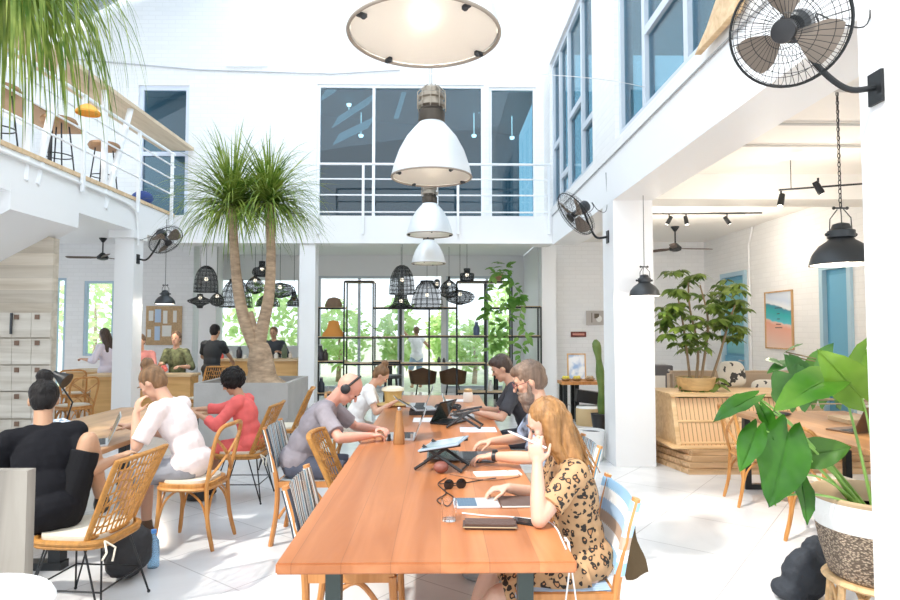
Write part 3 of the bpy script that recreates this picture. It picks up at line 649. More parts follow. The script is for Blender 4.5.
# 1 woman in black, foreground left
P_[1] = person('person in black T-shirt with black topknot, one knee drawn up on a wicker chair', -2.23, 3.62, 28, .55, 18, side=-6, twist=6, hp=26, hy=-5, skin='tan', vox=.007, k=.95,
    hands={1: (-1.99, 3.93, .80), -1: (-2.62, 3.95, .80)}, feet={1: (-2.08, 3.90, .47), -1: (-2.52, 3.55, 0)}, knees={1: V((.15, .3, 1)), -1: V((-.6, .6, .6))},
    top=fabric('black_tshirt', (.012, .012, .015)), sleeve=.8, hair=('bun', H_BLACK), pants=fabric('black_shorts', (.014, .014, .016)), pleg=.5, shoe=mat('black_shoe', (.02, .02, .02), .5))
# 2 white T-shirt
P_[2] = person('person in a pale pink T-shirt with brown tied-up hair at the left table', -1.88, 4.78, 84, .57, 22, twist=0, hp=38, skin='light', vox=.009,
    hands={1: (-2.42, 4.92, .83), -1: (-2.22, 4.60, .98)}, elbows={-1: V((-.5, -.4, -1))}, handd={-1: (.15, .1, 1)}, handn={-1: (.6, .8, 0)}, top=fabric('pale_pink_tshirt', (.90, .78, .76)), sleeve=.85,
    hair=('bun', H_LBROWN), pants=fabric('grey_shorts', (.30, .30, .33)), pleg=.5, shoe=mat('brown_shoe', (.12, .07, .04), .6))
# 3 red
P_[3] = person('person in a coral red tunic with curly black hair at the left table', -1.78, 5.95, 88, .51, 14, hp=30, skin='tan', vox=.010, k=.88,
    hands={1: (-2.33, 6.05, .82), -1: (-2.22, 5.80, .80)}, top=fabric('coral_tunic', (.80, .14, .13)), sleeve=1.55, hair=('afro', H_BLACK), pants=fabric('coral_skirt', (.74, .13, .12)), pleg=.5, shoe=mat('black_sandal', (.02, .02, .02), .5), topwr=.010)
# 4 headphone man
P_[4] = person('balding person in a grey T-shirt wearing black headphones, typing at the long table', -1.10, 4.86, -88, .57, 27, hp=50, hy=-4, skin='red', vox=.007,
    hands={1: (-.52, 4.66, .80), -1: (-.50, 4.98, .80)}, elbows={1: V((-.2, -1, -.5)), -1: V((-.2, 1, -.6))}, top=fabric('grey_tshirt', (.30, .265, .29)), sleeve=.8, pants=fabric('navy_shorts', (.08, .09, .13)), pleg=.5, shoe=mat('grey_shoe', (.3, .3, .3), .6))
# 5 far woman in white
P_[5] = person('person in a white top with brown hair tied back near the far table end', -.95, 6.85, -85, .55, 24, hp=38, skin='light', vox=.011, k=.88,
    hands={1: (-.50, 6.70, .80), -1: (-.52, 7.0, .80)}, top=fabric('white_top', (.92, .90, .88)), sleeve=.6, hair=('bun', H_LBROWN), pants=fabric('cream_trousers', (.7, .65, .6)), shoe=mat('brown_shoe', (.12, .07, .04), .6))
# 6 dark haired man
P_[6] = person('person with short dark hair and dark T-shirt typing beyond the bearded man', .88, 6.0, 88, .58, 20, hp=28, skin='light', vox=.010,
    hands={1: (.36, 6.15, .81), -1: (.34, 5.85, .81)}, top=fabric('charcoal_tshirt', (.05, .05, .06)), sleeve=.8, hair=('top', hairm('hair_dark_brown', (.06, .035, .025))), pants=fabric('dark_trousers', (.06, .06, .08)), shoe=mat('grey_shoe', (.3, .3, .3), .6))
# 7 bearded man
P_[7] = person('bearded person with glasses and a blue-grey patterned T-shirt using a dark laptop', .77, 4.12, 90, .55, 10, twist=-4, hp=22, skin='light', vox=.006, k=1.04,
    hands={1: (.36, 4.36, .81), -1: (.32, 3.86, .81)}, elbows={1: V((.2, .9, -.7)), -1: V((.3, -.9, -.6))}, handd={1: (-1, -.15, -.08), -1: (-1, .12, -.08)},
    top=fabric('blue_grey_tshirt', (.28, .34, .46), var=.9), sleeve=.85, hair=('top', hairm('hair_grey_brown', (.20, .13, .09))), beard=H_GREY, glasses=mat('red_brown_frames', (.25, .05, .04), .4),
    pants=fabric('khaki_shorts', (.40, .34, .26)), pleg=.5, shoe=mat('grey_shoe', (.3, .3, .3), .6))
# 8 blonde woman
P_[8] = person('person with long blonde hair in a leopard print dress, head resting on one hand', .665, 2.93, 88, .52, 9, twist=4, hp=26, skin='pale', vox=.0055, slim=.93, k=.94,
    hands={1: (.34, 3.12, .805), -1: (.43, 2.76, 1.00)}, elbows={1: V((.1, .8, -.9)), -1: V((-.3, -.5, -1))}, handd={1: (-1, -.03, -.05), -1: (-.10, .12, 1)}, handn={-1: (.35, 1, 0)}, curl=28,
    feet={1: (.12, 3.05, 0), -1: (.02, 2.86, .0)}, top=LEO, sleeve=.7, skirt=True, hair=('veil', H_BLOND))
# far people
P_[9] = person('person in a black T-shirt standing with back turned left of the tree', -3.92, 10.75, -12, .87, 5, hp=12, skin='tan', vox=.014, k=.97, fine=False,
    hands={-1: (-4.15, 11.2, 1.02), 1: (-3.72, 11.2, 1.02)}, top=mat('black_tee_far', (.02, .022, .025), .8), hair=('short', H_BLACK), pants=mat('black_trousers_far', (.03, .03, .035), .8), shoe=mat('black_shoe', (.02, .02, .02), .5))
P_[10] = person('person in olive camouflage shirt sitting behind the wooden counter, facing the room', -4.58, 10.95, 172, .72, 6, hp=2, hy=10, skin='light', vox=.013, fine=False,
    hands={1: (-4.72, 10.6, 1.0), -1: (-4.38, 10.6, .95)}, feet={1: (-4.7, 10.75, .2), -1: (-4.45, 10.75, .2)}, top=mat('camouflage', (.14, .15, .07), .8, var=.7, vscale=16), sleeve=1.3, hair=('short', H_BROWN), pants=mat('olive_trousers', (.1, .1, .07), .8))
P_[11] = person('person in a coral pink shirt sitting behind the counter beside the white column', -5.22, 11.0, 185, .68, 8, hp=12, skin='light', vox=.013, fine=False,
    hands={1: (-5.35, 10.65, .95), -1: (-5.05, 10.65, .95)}, feet={1: (-5.3, 10.8, .2), -1: (-5.1, 10.8, .2)}, top=mat('coral_shirt', (.75, .3, .27), .8), sleeve=1.2, hair=('short', H_BROWN), pants=mat('olive_trousers', (.1, .1, .07), .8))
P_[12] = person('person in dark clothes standing behind the bar near the garden window', -3.38, 12.75, 178, .84, 4, hp=10, skin='light', vox=.013, k=.96, fine=False,
    hands={1: (-3.6, 12.5, 1.12), -1: (-3.2, 12.5, 1.12)}, top=mat('charcoal_top_far', (.06, .07, .09), .8), sleeve=1.5, hair=('short', H_LBROWN), pants=mat('black_trousers_far', (.03, .03, .035), .8))
P_[13] = person('person in a pale lilac top with long dark brown hair standing near the left window', -5.98, 11.3, 75, .82, 4, hp=18, skin='light', vox=.013, k=.95, fine=False,
    hands={1: (-6.3, 11.5, 1.05), -1: (-6.3, 11.1, 1.05)}, top=mat('lilac_top', (.78, .74, .85), .8), sleeve=1.4, hair=('long', hairm('hair_dark_brown', (.06, .035, .025))), pants=mat('blue_jeans', (.12, .16, .25), .8))
P_[14] = person('person in a white sleeveless top outside the rear doors with one arm raised', -.62, 16.6, 20, .84, 2, hp=5, skin='tan', vox=.014, k=.97, fine=False,
    hands={-1: (-1.12, 16.8, 1.75), 1: (-.3, 16.9, 1.2)}, elbows={-1: V((-.6, 0, -1))}, top=mat('white_vest', (.85, .85, .88), .8), sleeve=.2, hair=('short', H_BROWN), pants=mat('denim_skirt', (.3, .4, .55), .8), pleg=.5)
# headphones
q = P_[4]; i = q[1]; bm = new(); pts = [i['hc']+i['hr']*.088*cos(a)+i['hu']*(.128*sin(a)+.0)-i['hf']*.012 for a in [pi*j/16 for j in range(17)]]
tube(bm, pts, .010, 8); t = thing('headphones', 'black over-ear headphones worn by the balding person at the long table', 'headphones', tuple(i['hc'])); obj('headband', bm, BLKP, t, world=True)
for s in (1, -1):
    bm = new(); B = basis(i['hf'], i['hu'], i['hr']); lathe(bm, [(.025, -.018), (.036, -.014), (.038, .010), (.028, .018)], i['hc']+i['hr']*(.098*s)-i['hf']*.008, 20, rot=B); obj('ear_cup', bm, BLKP, t, world=True)
i = P_[8][1]; w = i['WR'][-1]; bm = new(); c = w+V((-.045, .03, .10)); tube(bm, [c+V((-.07, .0, .035)), c+V((.085, -.03, -.03))], .005, 8); tube(bm, [c+V((-.07, .0, .035)), c+V((-.083, .0, .041))], [.005, .001], 8)
single('pen', bm, mat('white_pen', (.75, .76, .8), .3), 'silver-white pen held in the blonde person’s raised hand'.replace('’', "'"), 'pen')
i = P_[7][1]; w = i['WR'][-1]; bm = new(); d = (w-i['EL'][-1]).normalized(); c = w-d*.02; B = d.to_track_quat('Z', 'Y').to_matrix(); lathe(bm, [(.029, -.012), (.033, -.012), (.033, .012), (.029, .012)], c, 20, rot=B, capb=False, capt=False)
obox(bm, c+V((0, 0, .033)), (.034, .038, .012), bev=.003); single('wristwatch', bm, BLKP, 'black wristwatch on the near wrist of the bearded person', 'watch')
# ================================================================ FURNITURE
def ring_pts(rx, ry, z, n=28, sq=.0, c=(0, 0)):
    o = []
    for i in range(n):
        a = 2*pi*i/n; e = 2/(2+sq*4); x = math.copysign(abs(cos(a))**e, cos(a)); y = math.copysign(abs(sin(a))**e, sin(a)); o.append(V((c[0]+rx*x, c[1]+ry*y, z)))
    return o
def make_wicker(label, loc, rz, group):
    t = thing('wicker_chair', label, 'chair', loc, rz, group)
    def bk(u, v):   # back surface: u -1..1 across, v 0..1 up
        w = .205+.035*v; return V((u*w, -.185-.15*v-.015*v*v+.055*(u*u)*(1-.35*v), .45+.43*v+.0*u))
    bm = new(); prof = ring_pts(.225, .215, .435, 28, .5); tube(bm, prof, .017, 8, closed=True)
    prism(bm, ring_pts(.215, .205, .418, 28, .5), (0, 0, .018)); tube(bm, [p+V((0, 0, -.022)) for p in prof], .012, 6, closed=True); obj('seat', bm, RATTAN, t)
    bm = new(); prism(bm, ring_pts(.20, .19, .438, 28, .5), (0, 0, .028)); bmesh.ops.bevel(bm, geom=[e for e in bm.edges if abs(e.verts[0].co.z-e.verts[1].co.z) < .001], offset=.008, segments=2); obj('seat_cushion', bm, CUSH, t)
    bm = new(); out = [bk(-1, v/8) for v in range(9)]+[bk(-1+u/5, 1+.02*sin(pi*u/10)) for u in range(1, 10)]+[bk(1, 1-v/8) for v in range(9)]
    tube(bm, out, .015, 8); tube(bm, [bk(-1+u/5, .02) for u in range(11)], .012, 8); tube(bm, [p+V((0, -.014, .004)) for p in out], .008, 6); obj('back_frame', bm, RATTAN, t)
    bm = new()
    for i in range(1, 13):
        u = -1+i/6.5; tube(bm, [bk(u, v/8) for v in range(9)], .0050, 5)
    for j in range(1, 7):
        v = j/7; tube(bm, [bk(-1+u_/7, v+.018*sin(u_*1.3+j)) for u_ in range(15)], .0048, 5)
    for j in range(-6, 8, 2):   # crossing canes
        pts = [bk(u, (u+1)*.5*1.1+j*.16) for u in [-1+q/7 for q in range(15)] if 0 <= (u+1)*.5*1.1+j*.16 <= 1]
        if len(pts) > 2: tube(bm, pts, .0045, 5)
    obj('back_weave', bm, RATTAN, t)
    bm = new(); tube(bm, [(-.17, -.21, .44), (-.15, -.26, .40), (-.19, -.27, .34)], .006, 5); tube(bm, [(-.17, -.21, .44), (-.21, -.25, .39), (-.26, -.26, .37)], .006, 5); obj('cushion_tie', bm, CUSH, t)
    for sx in (1, -1):
        for sy in (1, -1):
            bm = new(); ft = V((sx*.225, sy*.235, .008)); a = V((sx*.12, sy*.16, .415)); b_ = V((sx*.185, sy*.10, .415))
            tube(bm, [a, ft], .006, 6); tube(bm, [b_, ft], .006, 6); ball(bm, ft+V((0, 0, .002)), .010, 8); obj('leg', bm, BLK, t)
    bm = new(); q = [V((sx*.19, sy*.205, .17)) for sx, sy in ((1, 1), (-1, 1), (-1, -1), (1, -1))]
    for i in range(4): tube(bm, [q[i], q[(i+1) % 4]], .005, 6)
    obj('stretcher', bm, BLK, t); return t
def make_cross(label, loc, rz, group=None):
    t = thing('crossback_chair', label, 'chair', loc, rz, group); WD = MATS['bentwood']
    bm = new(); prof = ring_pts(.215, .205, .445, 28, .35); prism(bm, prof, (0, 0, .026)); bmesh.ops.bevel(bm, geom=[e for e in bm.edges if abs(e.verts[0].co.z-e.verts[1].co.z) < .001], offset=.006, segments=2)
    tube(bm, [p*1.0+V((0, 0, -.012)) for p in prof], .014, 6, closed=True); obj('seat', bm, WD, t)
    bm = new(); prism(bm, ring_pts(.185, .175, .471, 24, .35), (0, 0, .02)); obj('seat_cushion', bm, CUSH, t)
    bm = new(); pts = catmull([(-.175, -.19, .44), (-.195, -.23, .62), (-.20, -.27, .80), (-.15, -.295, .875), (0, -.31, .885), (.15, -.295, .875), (.20, -.27, .80), (.195, -.23, .62), (.175, -.19, .44)], 5)
    tube(bm, pts, .0155, 8); obj('back_frame', bm, WD, t)
    bm = new(); tube(bm, bez((-.185, -.20, .50), (-.02, -.30, .66), (.19, -.275, .80), 8), .013, 8, flat=.6); tube(bm, bez((.185, -.21, .50), (.02, -.28, .66), (-.19, -.265, .80), 8), .013, 8, flat=.6); obj('cross_brace', bm, WD, t)
    for sx in (1, -1):
        bm = new(); tube(bm, catmull([(sx*.17, -.19, .45), (sx*.175, -.205, .2), (sx*.185, -.25, .0)], 5), [.016]*10+[.013], 8); obj('leg', bm, WD, t)
        bm = new(); tube(bm, catmull([(sx*.165, .165, .45), (sx*.175, .175, .2), (sx*.19, .20, .0)], 5), [.016]*10+[.013], 8); obj('leg', bm, WD, t)
        bm = new(); tube(bm, catmull([(sx*.18, -.215, .15), (sx*.175, -.15, .34), (sx*.17, 0, .425), (sx*.175, .12, .34), (sx*.18, .18, .15)], 5), .009, 6); obj('leg_brace', bm, WD, t)
    for y in (-.2, .17):
        bm = new(); tube(bm, catmull([(-.178, y, .16), (-.12, y, .35), (0, y, .425), (.12, y, .35), (.178, y, .16)], 5), .009, 6); obj('leg_brace', bm, WD, t)
    return t
wood('bentwood', (.42, .17, .04), (.62, .30, .085), .4, 2, 5)
STR = stripes('woven_stripes', [(.85, .84, .80), (.05, .06, .08), (.85, .84, .80), (.12, .35, .5), (.8, .8, .78), (.25, .2, .16)], 0, .105)
STR2 = stripes('woven_stripes_blue', [(.35, .58, .80), (.92, .92, .92), (.55, .40, .30), (.45, .62, .82), (.92, .92, .92)], 2, .27)
def make_striped(label, loc, rz, group=None, m=None):
    m = m or STR; t = thing('striped_chair', label, 'chair', loc, rz, group)
    for sx in (1, -1):
        bm = new(); tube(bm, catmull([(sx*.225, -.245, 0), (sx*.225, -.205, .25), (sx*.225, -.205, .46), (sx*.225, -.25, .68), (sx*.225, -.30, .865)], 5), .019, 8, flat=1.3); obj('back_post', bm, TEAK, t)
        bm = new(); tube(bm, [(sx*.225, .20, .45), (sx*.225, .225, 0)], [.021, .016], 8, flat=1.2); obj('leg', bm, TEAK, t)
        bm = new(); tube(bm, bez((sx*.225, -.19, .20), (sx*.225, -.05, .42), (sx*.225, .03, .425), 6), .013, 6); tube(bm, bez((sx*.225, .20, .20), (sx*.225, .09, .42), (sx*.225, .03, .425), 6), .013, 6); obj('leg_bracket', bm, TEAK, t)
        bm = new(); box(bm, (sx*.225-.014, -.20, .425), (sx*.225+.014, .21, .465)); obj('seat_rail', bm, TEAK, t)
    bm = new(); box(bm, (-.21, .195, .425), (.21, .22, .462)); box(bm, (-.21, -.21, .425), (.21, -.185, .462)); obj('seat_rail', bm, TEAK, t)
    bm = new()
    for i in range(20):
        x = -.205+i*.0216; pts = [V((x-.0095, -.19, .472)), V((x-.0095, 0, .462)), V((x-.0095, .215, .472)), V((x-.0095, .222, .44))]
        a = [bm.verts.new(p) for p in pts]; b_ = [bm.verts.new(p+V((.019, 0, 0))) for p in pts]; c = [bm.verts.new(p+V((0, 0, -.006))) for p in pts]; d = [bm.verts.new(p+V((.019, 0, -.006))) for p in pts]
        for j in range(3): bm.faces.new((a[j], b_[j], b_[j+1], a[j+1])); bm.faces.new((c[j], c[j+1], d[j+1], d[j]))
    obj('seat_weave', bm, m, t, smooth=False)
    bm = new()
    for i in range(20):
        x = -.225+i*.0225
        for (e0, e1) in ((0, .021),):
            pts = [V((x, -.235-.022*(1-((x)/.225)**2), .54)), V((x, -.262-.03*(1-(x/.225)**2), .68)), V((x, -.305-.022*(1-(x/.225)**2), .855))]
            a = [bm.verts.new(p+V((0, .024, 0))) for p in pts]; b_ = [bm.verts.new(p+V((e1, .024, 0))) for p in pts]; c = [bm.verts.new(p+V((0, .017, 0))) for p in pts]; d = [bm.verts.new(p+V((e1, .017, 0))) for p in pts]
            for j in range(2): bm.faces.new((a[j], b_[j], b_[j+1], a[j+1])); bm.faces.new((c[j], c[j+1], d[j+1], d[j]))
    for sx in (1, -1): tube(bm, [(sx*.225, -.222, .54), (sx*.225, -.25, .68), (sx*.225, -.297, .85)], .024, 8)
    obj('back_weave', bm, m, t, smooth=False); return t
# ---- long communal table
TX0, TX1, TY0, TY1 = -.595, .50, 2.29, 7.9
t = thing('communal_table', 'long orange-brown wooden communal table with dark metal legs', 'table', (-.05, 5.1, 0))
bm = new(); vs = box(bm, (TX0, TY0, .708), (TX1, TY1, .75), bev=.006); o = obj('tabletop', bm, TABLE, t, world=True)
for x in (-.42, .34):
    for y in (2.52, 5.1, 7.6):
        bm = new(); box(bm, (x-.03, y-.03, 0), (x+.03, y+.03, .708)); obj('leg', bm, mat('dark_green_metal', (.05, .065, .06), .4, .4), t, smooth=False, world=True)
for y in (2.52, 7.6):
    bm = new(); box(bm, (-.39, y-.02, .655), (.31, y+.02, .707)); obj('crossbar', bm, MATS['dark_green_metal'], t, smooth=False, world=True)
# ---- left table
t = thing('side_table', 'wooden work table at the left under papers and a laptop, dark metal legs', 'table', (-2.95, 5.4, 0))
bm = new(); box(bm, (-3.42, 4.05, .715), (-2.36, 6.75, .75), bev=.005); obj('tabletop', bm, wood('brown_top', (.42, .22, .10), (.60, .35, .18), .35, 1, 2.5), t, world=True)
for y in (4.25, 6.5):
    for x in (-3.25, -2.55):
        bm = new(); box(bm, (x-.04, y-.04, .051), (x+.04, y+.04, .715)); obj('leg', bm, BLK, t, smooth=False, world=True)
    bm = new(); box(bm, (-3.30, y-.045, 0), (-2.50, y+.045, .05)); obj('foot_bar', bm, BLK, t, smooth=False, world=True)
# chairs
wk = make_wicker('golden wicker chair with thin black rod legs under the person in black', (-2.02, 3.66, 0), 84, 'wicker chairs')
for (x, y, rz, lb) in ((-1.86, 5.95, 90, 'golden wicker chair with rod legs under the person in the coral tunic'), (-1.84, 7.35, 98, 'empty golden wicker chair beside the grey tree planter'), (-.52, 4.27, -90, 'empty golden wicker chair pushed up to the long table in front of the balding person')):
    dup(wk, (x, y, 0), rz, lb)
make_cross('bentwood cross-back chair under the person in the pale T-shirt', (-1.86, 4.76, 0), 84, 'cross-back chairs')
cb = bpy.data.objects['crossback_chair']
dup(cb, (2.93, 5.72, 0), -96, 'bentwood cross-back chair at the far end of the right table, by the bamboo bench')
dup(cb, (2.87, 4.55, 0), -82, 'bentwood cross-back chair mostly hidden behind the big leaves of the potted plant')
make_striped('empty teak chair with black, white and blue striped weave at the near left table corner', (-.42, 3.16, 0), -90, 'striped chairs')
sc_ = bpy.data.objects['striped_chair']
dup(sc_, (-1.0, 4.88, 0), -90, 'teak chair with striped woven back under the balding person')
make_striped('teak chair with pale blue and white woven back under the blonde person', (.55, 2.93, 0), 90, 'striped chairs', STR2)
dup(sc_, (.70, 4.12, 0), 90, 'teak striped chair under the bearded person')
dup(sc_, (.82, 6.02, 0), 90, 'teak striped chair under the person in the dark T-shirt')
dup(cb, (-.93, 6.85, 0), -90, 'bentwood chair under the person in white at the far end of the long table')
# coat over the blonde's chair
bm = new(); prism(bm, [P(a, b_, 2.98) for a, b_ in ((626, 500), (633, 520), (641, 548), (649, 572), (640, 578), (628, 580), (620, 560), (621, 530))], (0, .09, 0)); bmesh.ops.subdivide_edges(bm, edges=bm.edges[:], cuts=3, use_grid_fill=True)
for v in bm.verts: v.co += V((.008*sin(v.co.z*30+v.co.y*25), .012*sin(v.co.x*60), 0))
single('jacket', bm, mat('olive_brown_cloth', (.13, .085, .04), .85, bump=.3, bscale=90), 'olive brown jacket hanging off the back of the blonde person\'s chair', 'jacket')
# ---- weathered partition, white corner
bm = new(); box(bm, (-2.45, 2.42, 0), (-1.575, 2.47, 1.055)); single('partition', bm, WEATH, 'weathered grey wooden partition in the near left corner', 'partition', smooth=False)
bm = new(); lathe(bm, [(.02, 0), (.22, 0), (.22, .02), (.04, .04), (.035, .68), (.29, .68), (.30, .70), (.29, .715)], (-1.56, 2.02, 0), 40); single('side_table', bm, WHITE, 'small round white table at the bottom left edge', 'table')
# ---- laptops
def laptop(label, loc, rz, ang=110, w=.31, d=.215, m=None, disp=None, group=None, name='laptop', kb=True):
    m = m or GREYP; t = thing(name, label, 'laptop', loc, rz, group)
    bm = new(); box(bm, (-w/2, -d/2, 0), (w/2, d/2, .014), bev=.004); obj('base', bm, m, t)
    bm = new(); box(bm, (-w*.44, -.01, .0142), (w*.44, d*.42, .0155))
    for i in range(12):
        for j in range(5): box(bm, (-w*.43+i*w*.072, -.006+j*d*.085, .0155), (-w*.43+i*w*.072+w*.06, -.006+j*d*.085+d*.07, .0175))
    obj('keyboard', bm, mat('keys_dark', (.03, .035, .04), .5), t, smooth=False)
    bm = new(); box(bm, (-w*.16, -d*.45, .0142), (w*.16, -.02, .0150)); obj('trackpad', bm, m, t, smooth=False)
    a = R(ang-90); Rt = Matrix.Rotation(-a, 3, 'X'); h = d
    bm = new(); vs = box(bm, (-w/2, -.006, 0), (w/2, 0, h), bev=.002); bmesh.ops.rotate(bm, verts=bm.verts[:], cent=(0, 0, 0), matrix=Rt); bmesh.ops.translate(bm, verts=bm.verts[:], vec=(0, d/2+.002, .012)); s = obj('screen', bm, m, t)
    bm = new(); box(bm, (-w*.46, -.0075, h*.07), (w*.46, -.0062, h*.95)); bmesh.ops.rotate(bm, verts=bm.verts[:], cent=(0, 0, 0), matrix=Rt); bmesh.ops.translate(bm, verts=bm.verts[:], vec=(0, d/2+.002, .012)); obj('display', bm, disp or mat('screen_dark', (.03, .05, .045), .1), s, smooth=False)
    return t
laptop('silver laptop open in front of the person in the pale T-shirt', (-2.55, 4.62, .75), -62, 112, disp=mat('screen_green', (.05, .09, .07), .12))
laptop('silver laptop used by the balding person wearing headphones', (-.30, 4.88, .75), -90, 112)
laptop('dark grey laptop used by the bearded person', (.24, 4.10, .75), 90, 176, m=mat('dark_grey_alu', (.14, .15, .16), .4, .4))
laptop('light silver laptop used by the person in the dark T-shirt', (.22, 6.0, .75), 90, 115, m=mat('silver_light', (.7, .72, .75), .35, .3))
laptop('thin laptop in front of the person in white at the far end', (-.26, 6.85, .75), -90, 112)
# laptop on folding black stands
def on_stand(label, loc, rz, top, slab, sl='tablet'):
    t = thing('laptop_stand', 'black folding X-shaped laptop stand '+label, 'stand', loc, rz, 'folding laptop stands'); 
    for s in (1, -1):
        bm = new(); x = s*.10; tube(bm, [(x, -.14, .008), (x, .10, .15)], .008, 6, flat=1.3); tube(bm, [(x, .15, .01), (x, -.05, .145), ], .008, 6, flat=1.3); tube(bm, [(x, -.13, .165), (x, .12, .115)], .008, 6, flat=1.3); obj('arm', bm, BLKP, t)
    bm = new(); tube(bm, [(-.10, .02, .10), (.10, .02, .10)], .009, 8); tube(bm, [(-.10, -.13, .01), (.10, -.13, .01)], .006, 6); tube(bm, [(-.10, .14, .015), (.10, .14, .015)], .006, 6); obj('crossbar', bm, BLKP, t)
    return t
p = F(438, 470, .75); st1 = on_stand('beside the dark grey laptop, middle of the long table', (.02, 3.80, .75), 75, None, None)
t = thing('tablet', 'pale blue-grey tablet lying tilted on the nearer folding stand', 'tablet', (.02, 3.80, .75), 75); bm = new(); obox(bm, (0, -.005, .150), (.30, .25, .010), Matrix.Rotation(R(-11.5), 3, 'X'), bev=.003); obj('case', bm, mat('pale_blue_shell', (.42, .52, .62), .35), t)
bm = new(); obox(bm, (0, -.004, .1565), (.27, .22, .002), Matrix.Rotation(R(-11.5), 3, 'X')); obj('display', bm, mat('slate_glass', (.30, .38, .46), .12), t, smooth=False)
on_stand('with nothing on it, behind the hat toward the far end', (.22, 5.35, .75), 80, None, None)
laptop('black laptop standing half closed beyond the nearer stand', (.08, 5.62, .75), 60, 60, m=BLKP)
laptop('silver laptop tilted steeply near the far end by the straw hat', (-.16, 6.25, .79), 100, 150)
bm = new(); box(bm, (-.30, 6.10, .75), (-.02, 6.40, .788)); single('book', bm, mat('black_book', (.03, .03, .03), .5), 'thick black book lying under the tilted silver laptop', 'book', smooth=False)
# things on the near end
q = F(490, 528, .75); bm = new(); vs = box(bm, (-.115, -.052, 0), (.115, .052, .022), bev=.009); o = None
t = thing('pouch', 'dark brown leather pouch with a zip at the near end of the long table', 'pouch', (q.x, q.y+.02, .75), -3); obj('body', bm, mat('dark_leather', (.11, .06, .045), .45, bump=.3, bscale=70), t)
bm = new(); tube(bm, [(-.112, -.054, .012), (.112, -.054, .012)], .003, 6); obj('zip', bm, mat('brass', (.5, .4, .25), .35, .8), t)
q = F(527, 523, .75); t = thing('smartphone', 'black smartphone lying beside the brown pouch', 'phone', (q.x, q.y, .75), 62); bm = new(); box(bm, (-.035, -.073, 0), (.035, .073, .009), bev=.003); obj('case', bm, BLKP, t)
bm = new(); box(bm, (-.032, -.069, .0085), (.032, .069, .0098)); obj('screen', bm, mat('phone_glass', (.02, .02, .025), .05), t, smooth=False)
q = F(520, 503, .75); t = thing('notebook', 'dark brown closed notebook under the elbow of the blonde person', 'notebook', (q.x, q.y, .75), 2)
bm = new(); box(bm, (-.10, -.085, 0), (.10, .085, .012), bev=.003); obj('cover', bm, mat('brown_cover', (.14, .09, .075), .6), t); bm = new(); box(bm, (-.098, -.0855, .003), (.098, -.06, .0095)); obj('pages', bm, mat('paper', (.85, .84, .8), .8), t, smooth=False)
q = F(477, 504, .75); t = thing('keyboard_tablet', 'small silver keyboard case with dark keys under the fingers of the blonde person', 'keyboard', (q.x, q.y, .75), 2)
bm = new(); box(bm, (-.105, -.078, 0), (.105, .078, .010), bev=.003); obj('case', bm, mat('silver_light', (.7, .72, .75), .35), t)
bm = new(); box(bm, (-.095, -.068, .0102), (-.005, .068, .0112))
for i in range(6):
    for j in range(9): box(bm, (-.093+i*.0146, -.066+j*.0148, .0112), (-.081+i*.0146, -.0535+j*.0148, .0128))
obj('keys', bm, mat('keys_blue', (.12, .19, .27), .4), t, smooth=False)
q = F(449, 521, .75); t = thing('water_glass', 'clear drinking glass at the near end beside the silver keyboard', 'glass', (q.x, q.y, .75))
m, nt, b = nm('drinking_glass'); b.inputs['Base Color'].default_value = (1, 1, 1, 1); b.inputs['Roughness'].default_value = .02; b.inputs['Transmission Weight'].default_value = 1; b.inputs['IOR'].default_value = 1.35; DG = m
bm = new(); lathe(bm, [(.001, .002), (.030, .002), (.036, .095), (.0335, .095), (.028, .012), (.001, .012)], (0, 0, 0), 28, capb=False, capt=False); obj('tumbler', bm, DG, t)
# cables, sunglasses, case
def cable(label, pts, r=.0035, m=BLKP, z=.755, name='cable'):
    bm = new(); tube(bm, catmull([(*F(a, b_, z).xy, z+(q_[0] if q_ else 0)) for a, b_, *q_ in pts], 6), r, 6)
    return single(name, bm, m, label, 'cable')
cable('white charging cable running over the near right corner of the long table', [(462, 513), (490, 516), (512, 517), (545, 521), (556, 528), (562, 540), (566, 549)], .0033, mat('white_rubber', (.85, .85, .85), .5))
cable('black cables bunched beside the sunglasses', [(446, 478), (438, 484), (446, 493), (437, 500), (447, 506), (454, 498), (445, 489), (470, 482), (496, 478)], .003)
cable('thin brown cable under the paper notes', [(450, 474), (470, 478), (492, 480), (520, 476), (505, 470)], .003, mat('brown_rubber', (.3, .15, .08), .5))
bm = new(); d = V((.12, 0, -.3)); a_ = V((.53, 2.52, .72)); tube(bm, catmull([(.497, 2.50, .757), (.512, 2.49, .745), (.515, 2.50, .65), (.50, 2.52, .50), (.49, 2.55, .40)], 5), .0035, 6); tube(bm, catmull([(.50, 2.53, .757), (.514, 2.53, .74), (.53, 2.52, .62), (.55, 2.53, .48)], 5), .0035, 6)
single('cable', bm, MATS['white_rubber'], 'pair of white cables dangling below the near right table corner', 'cable')
q = F(455, 489, .75); t = thing('sunglasses', 'dark sunglasses folded on the long table beside the black cables', 'sunglasses', (q.x, q.y, .75), 15)
for s in (1, -1):
    bm = new(); lathe(bm, [(.002, -.002), (.027, -.002), (.028, .001), (.002, .003)], (s*.034, 0, .026), 20, rot=Matrix.Rotation(R(90), 3, 'X')); obj('lens', bm, mat('dark_lens', (.01, .01, .012), .05), t)
    bm = new(); tube(bm, [(s*.062, 0, .032), (s*.066, .05, .02), (s*.05, .13, .006)], .003, 6); obj('temple', bm, BLKP, t)
bm = new(); tube(bm, [(-.008, 0, .03), (.008, 0, .03)], .003, 6); obj('bridge', bm, BLKP, t)
q = F(441, 473, .75); bm = new(); ball(bm, (q.x, q.y, .785), (.045, .04, .035), 18); bmesh.ops.translate(bm, verts=bm.verts[:], vec=(0, 0, 0)); single('coin_purse', bm, mat('maroon_leather', (.25, .09, .07), .5, bump=.4), 'small round reddish brown purse below the nearer laptop stand', 'purse')
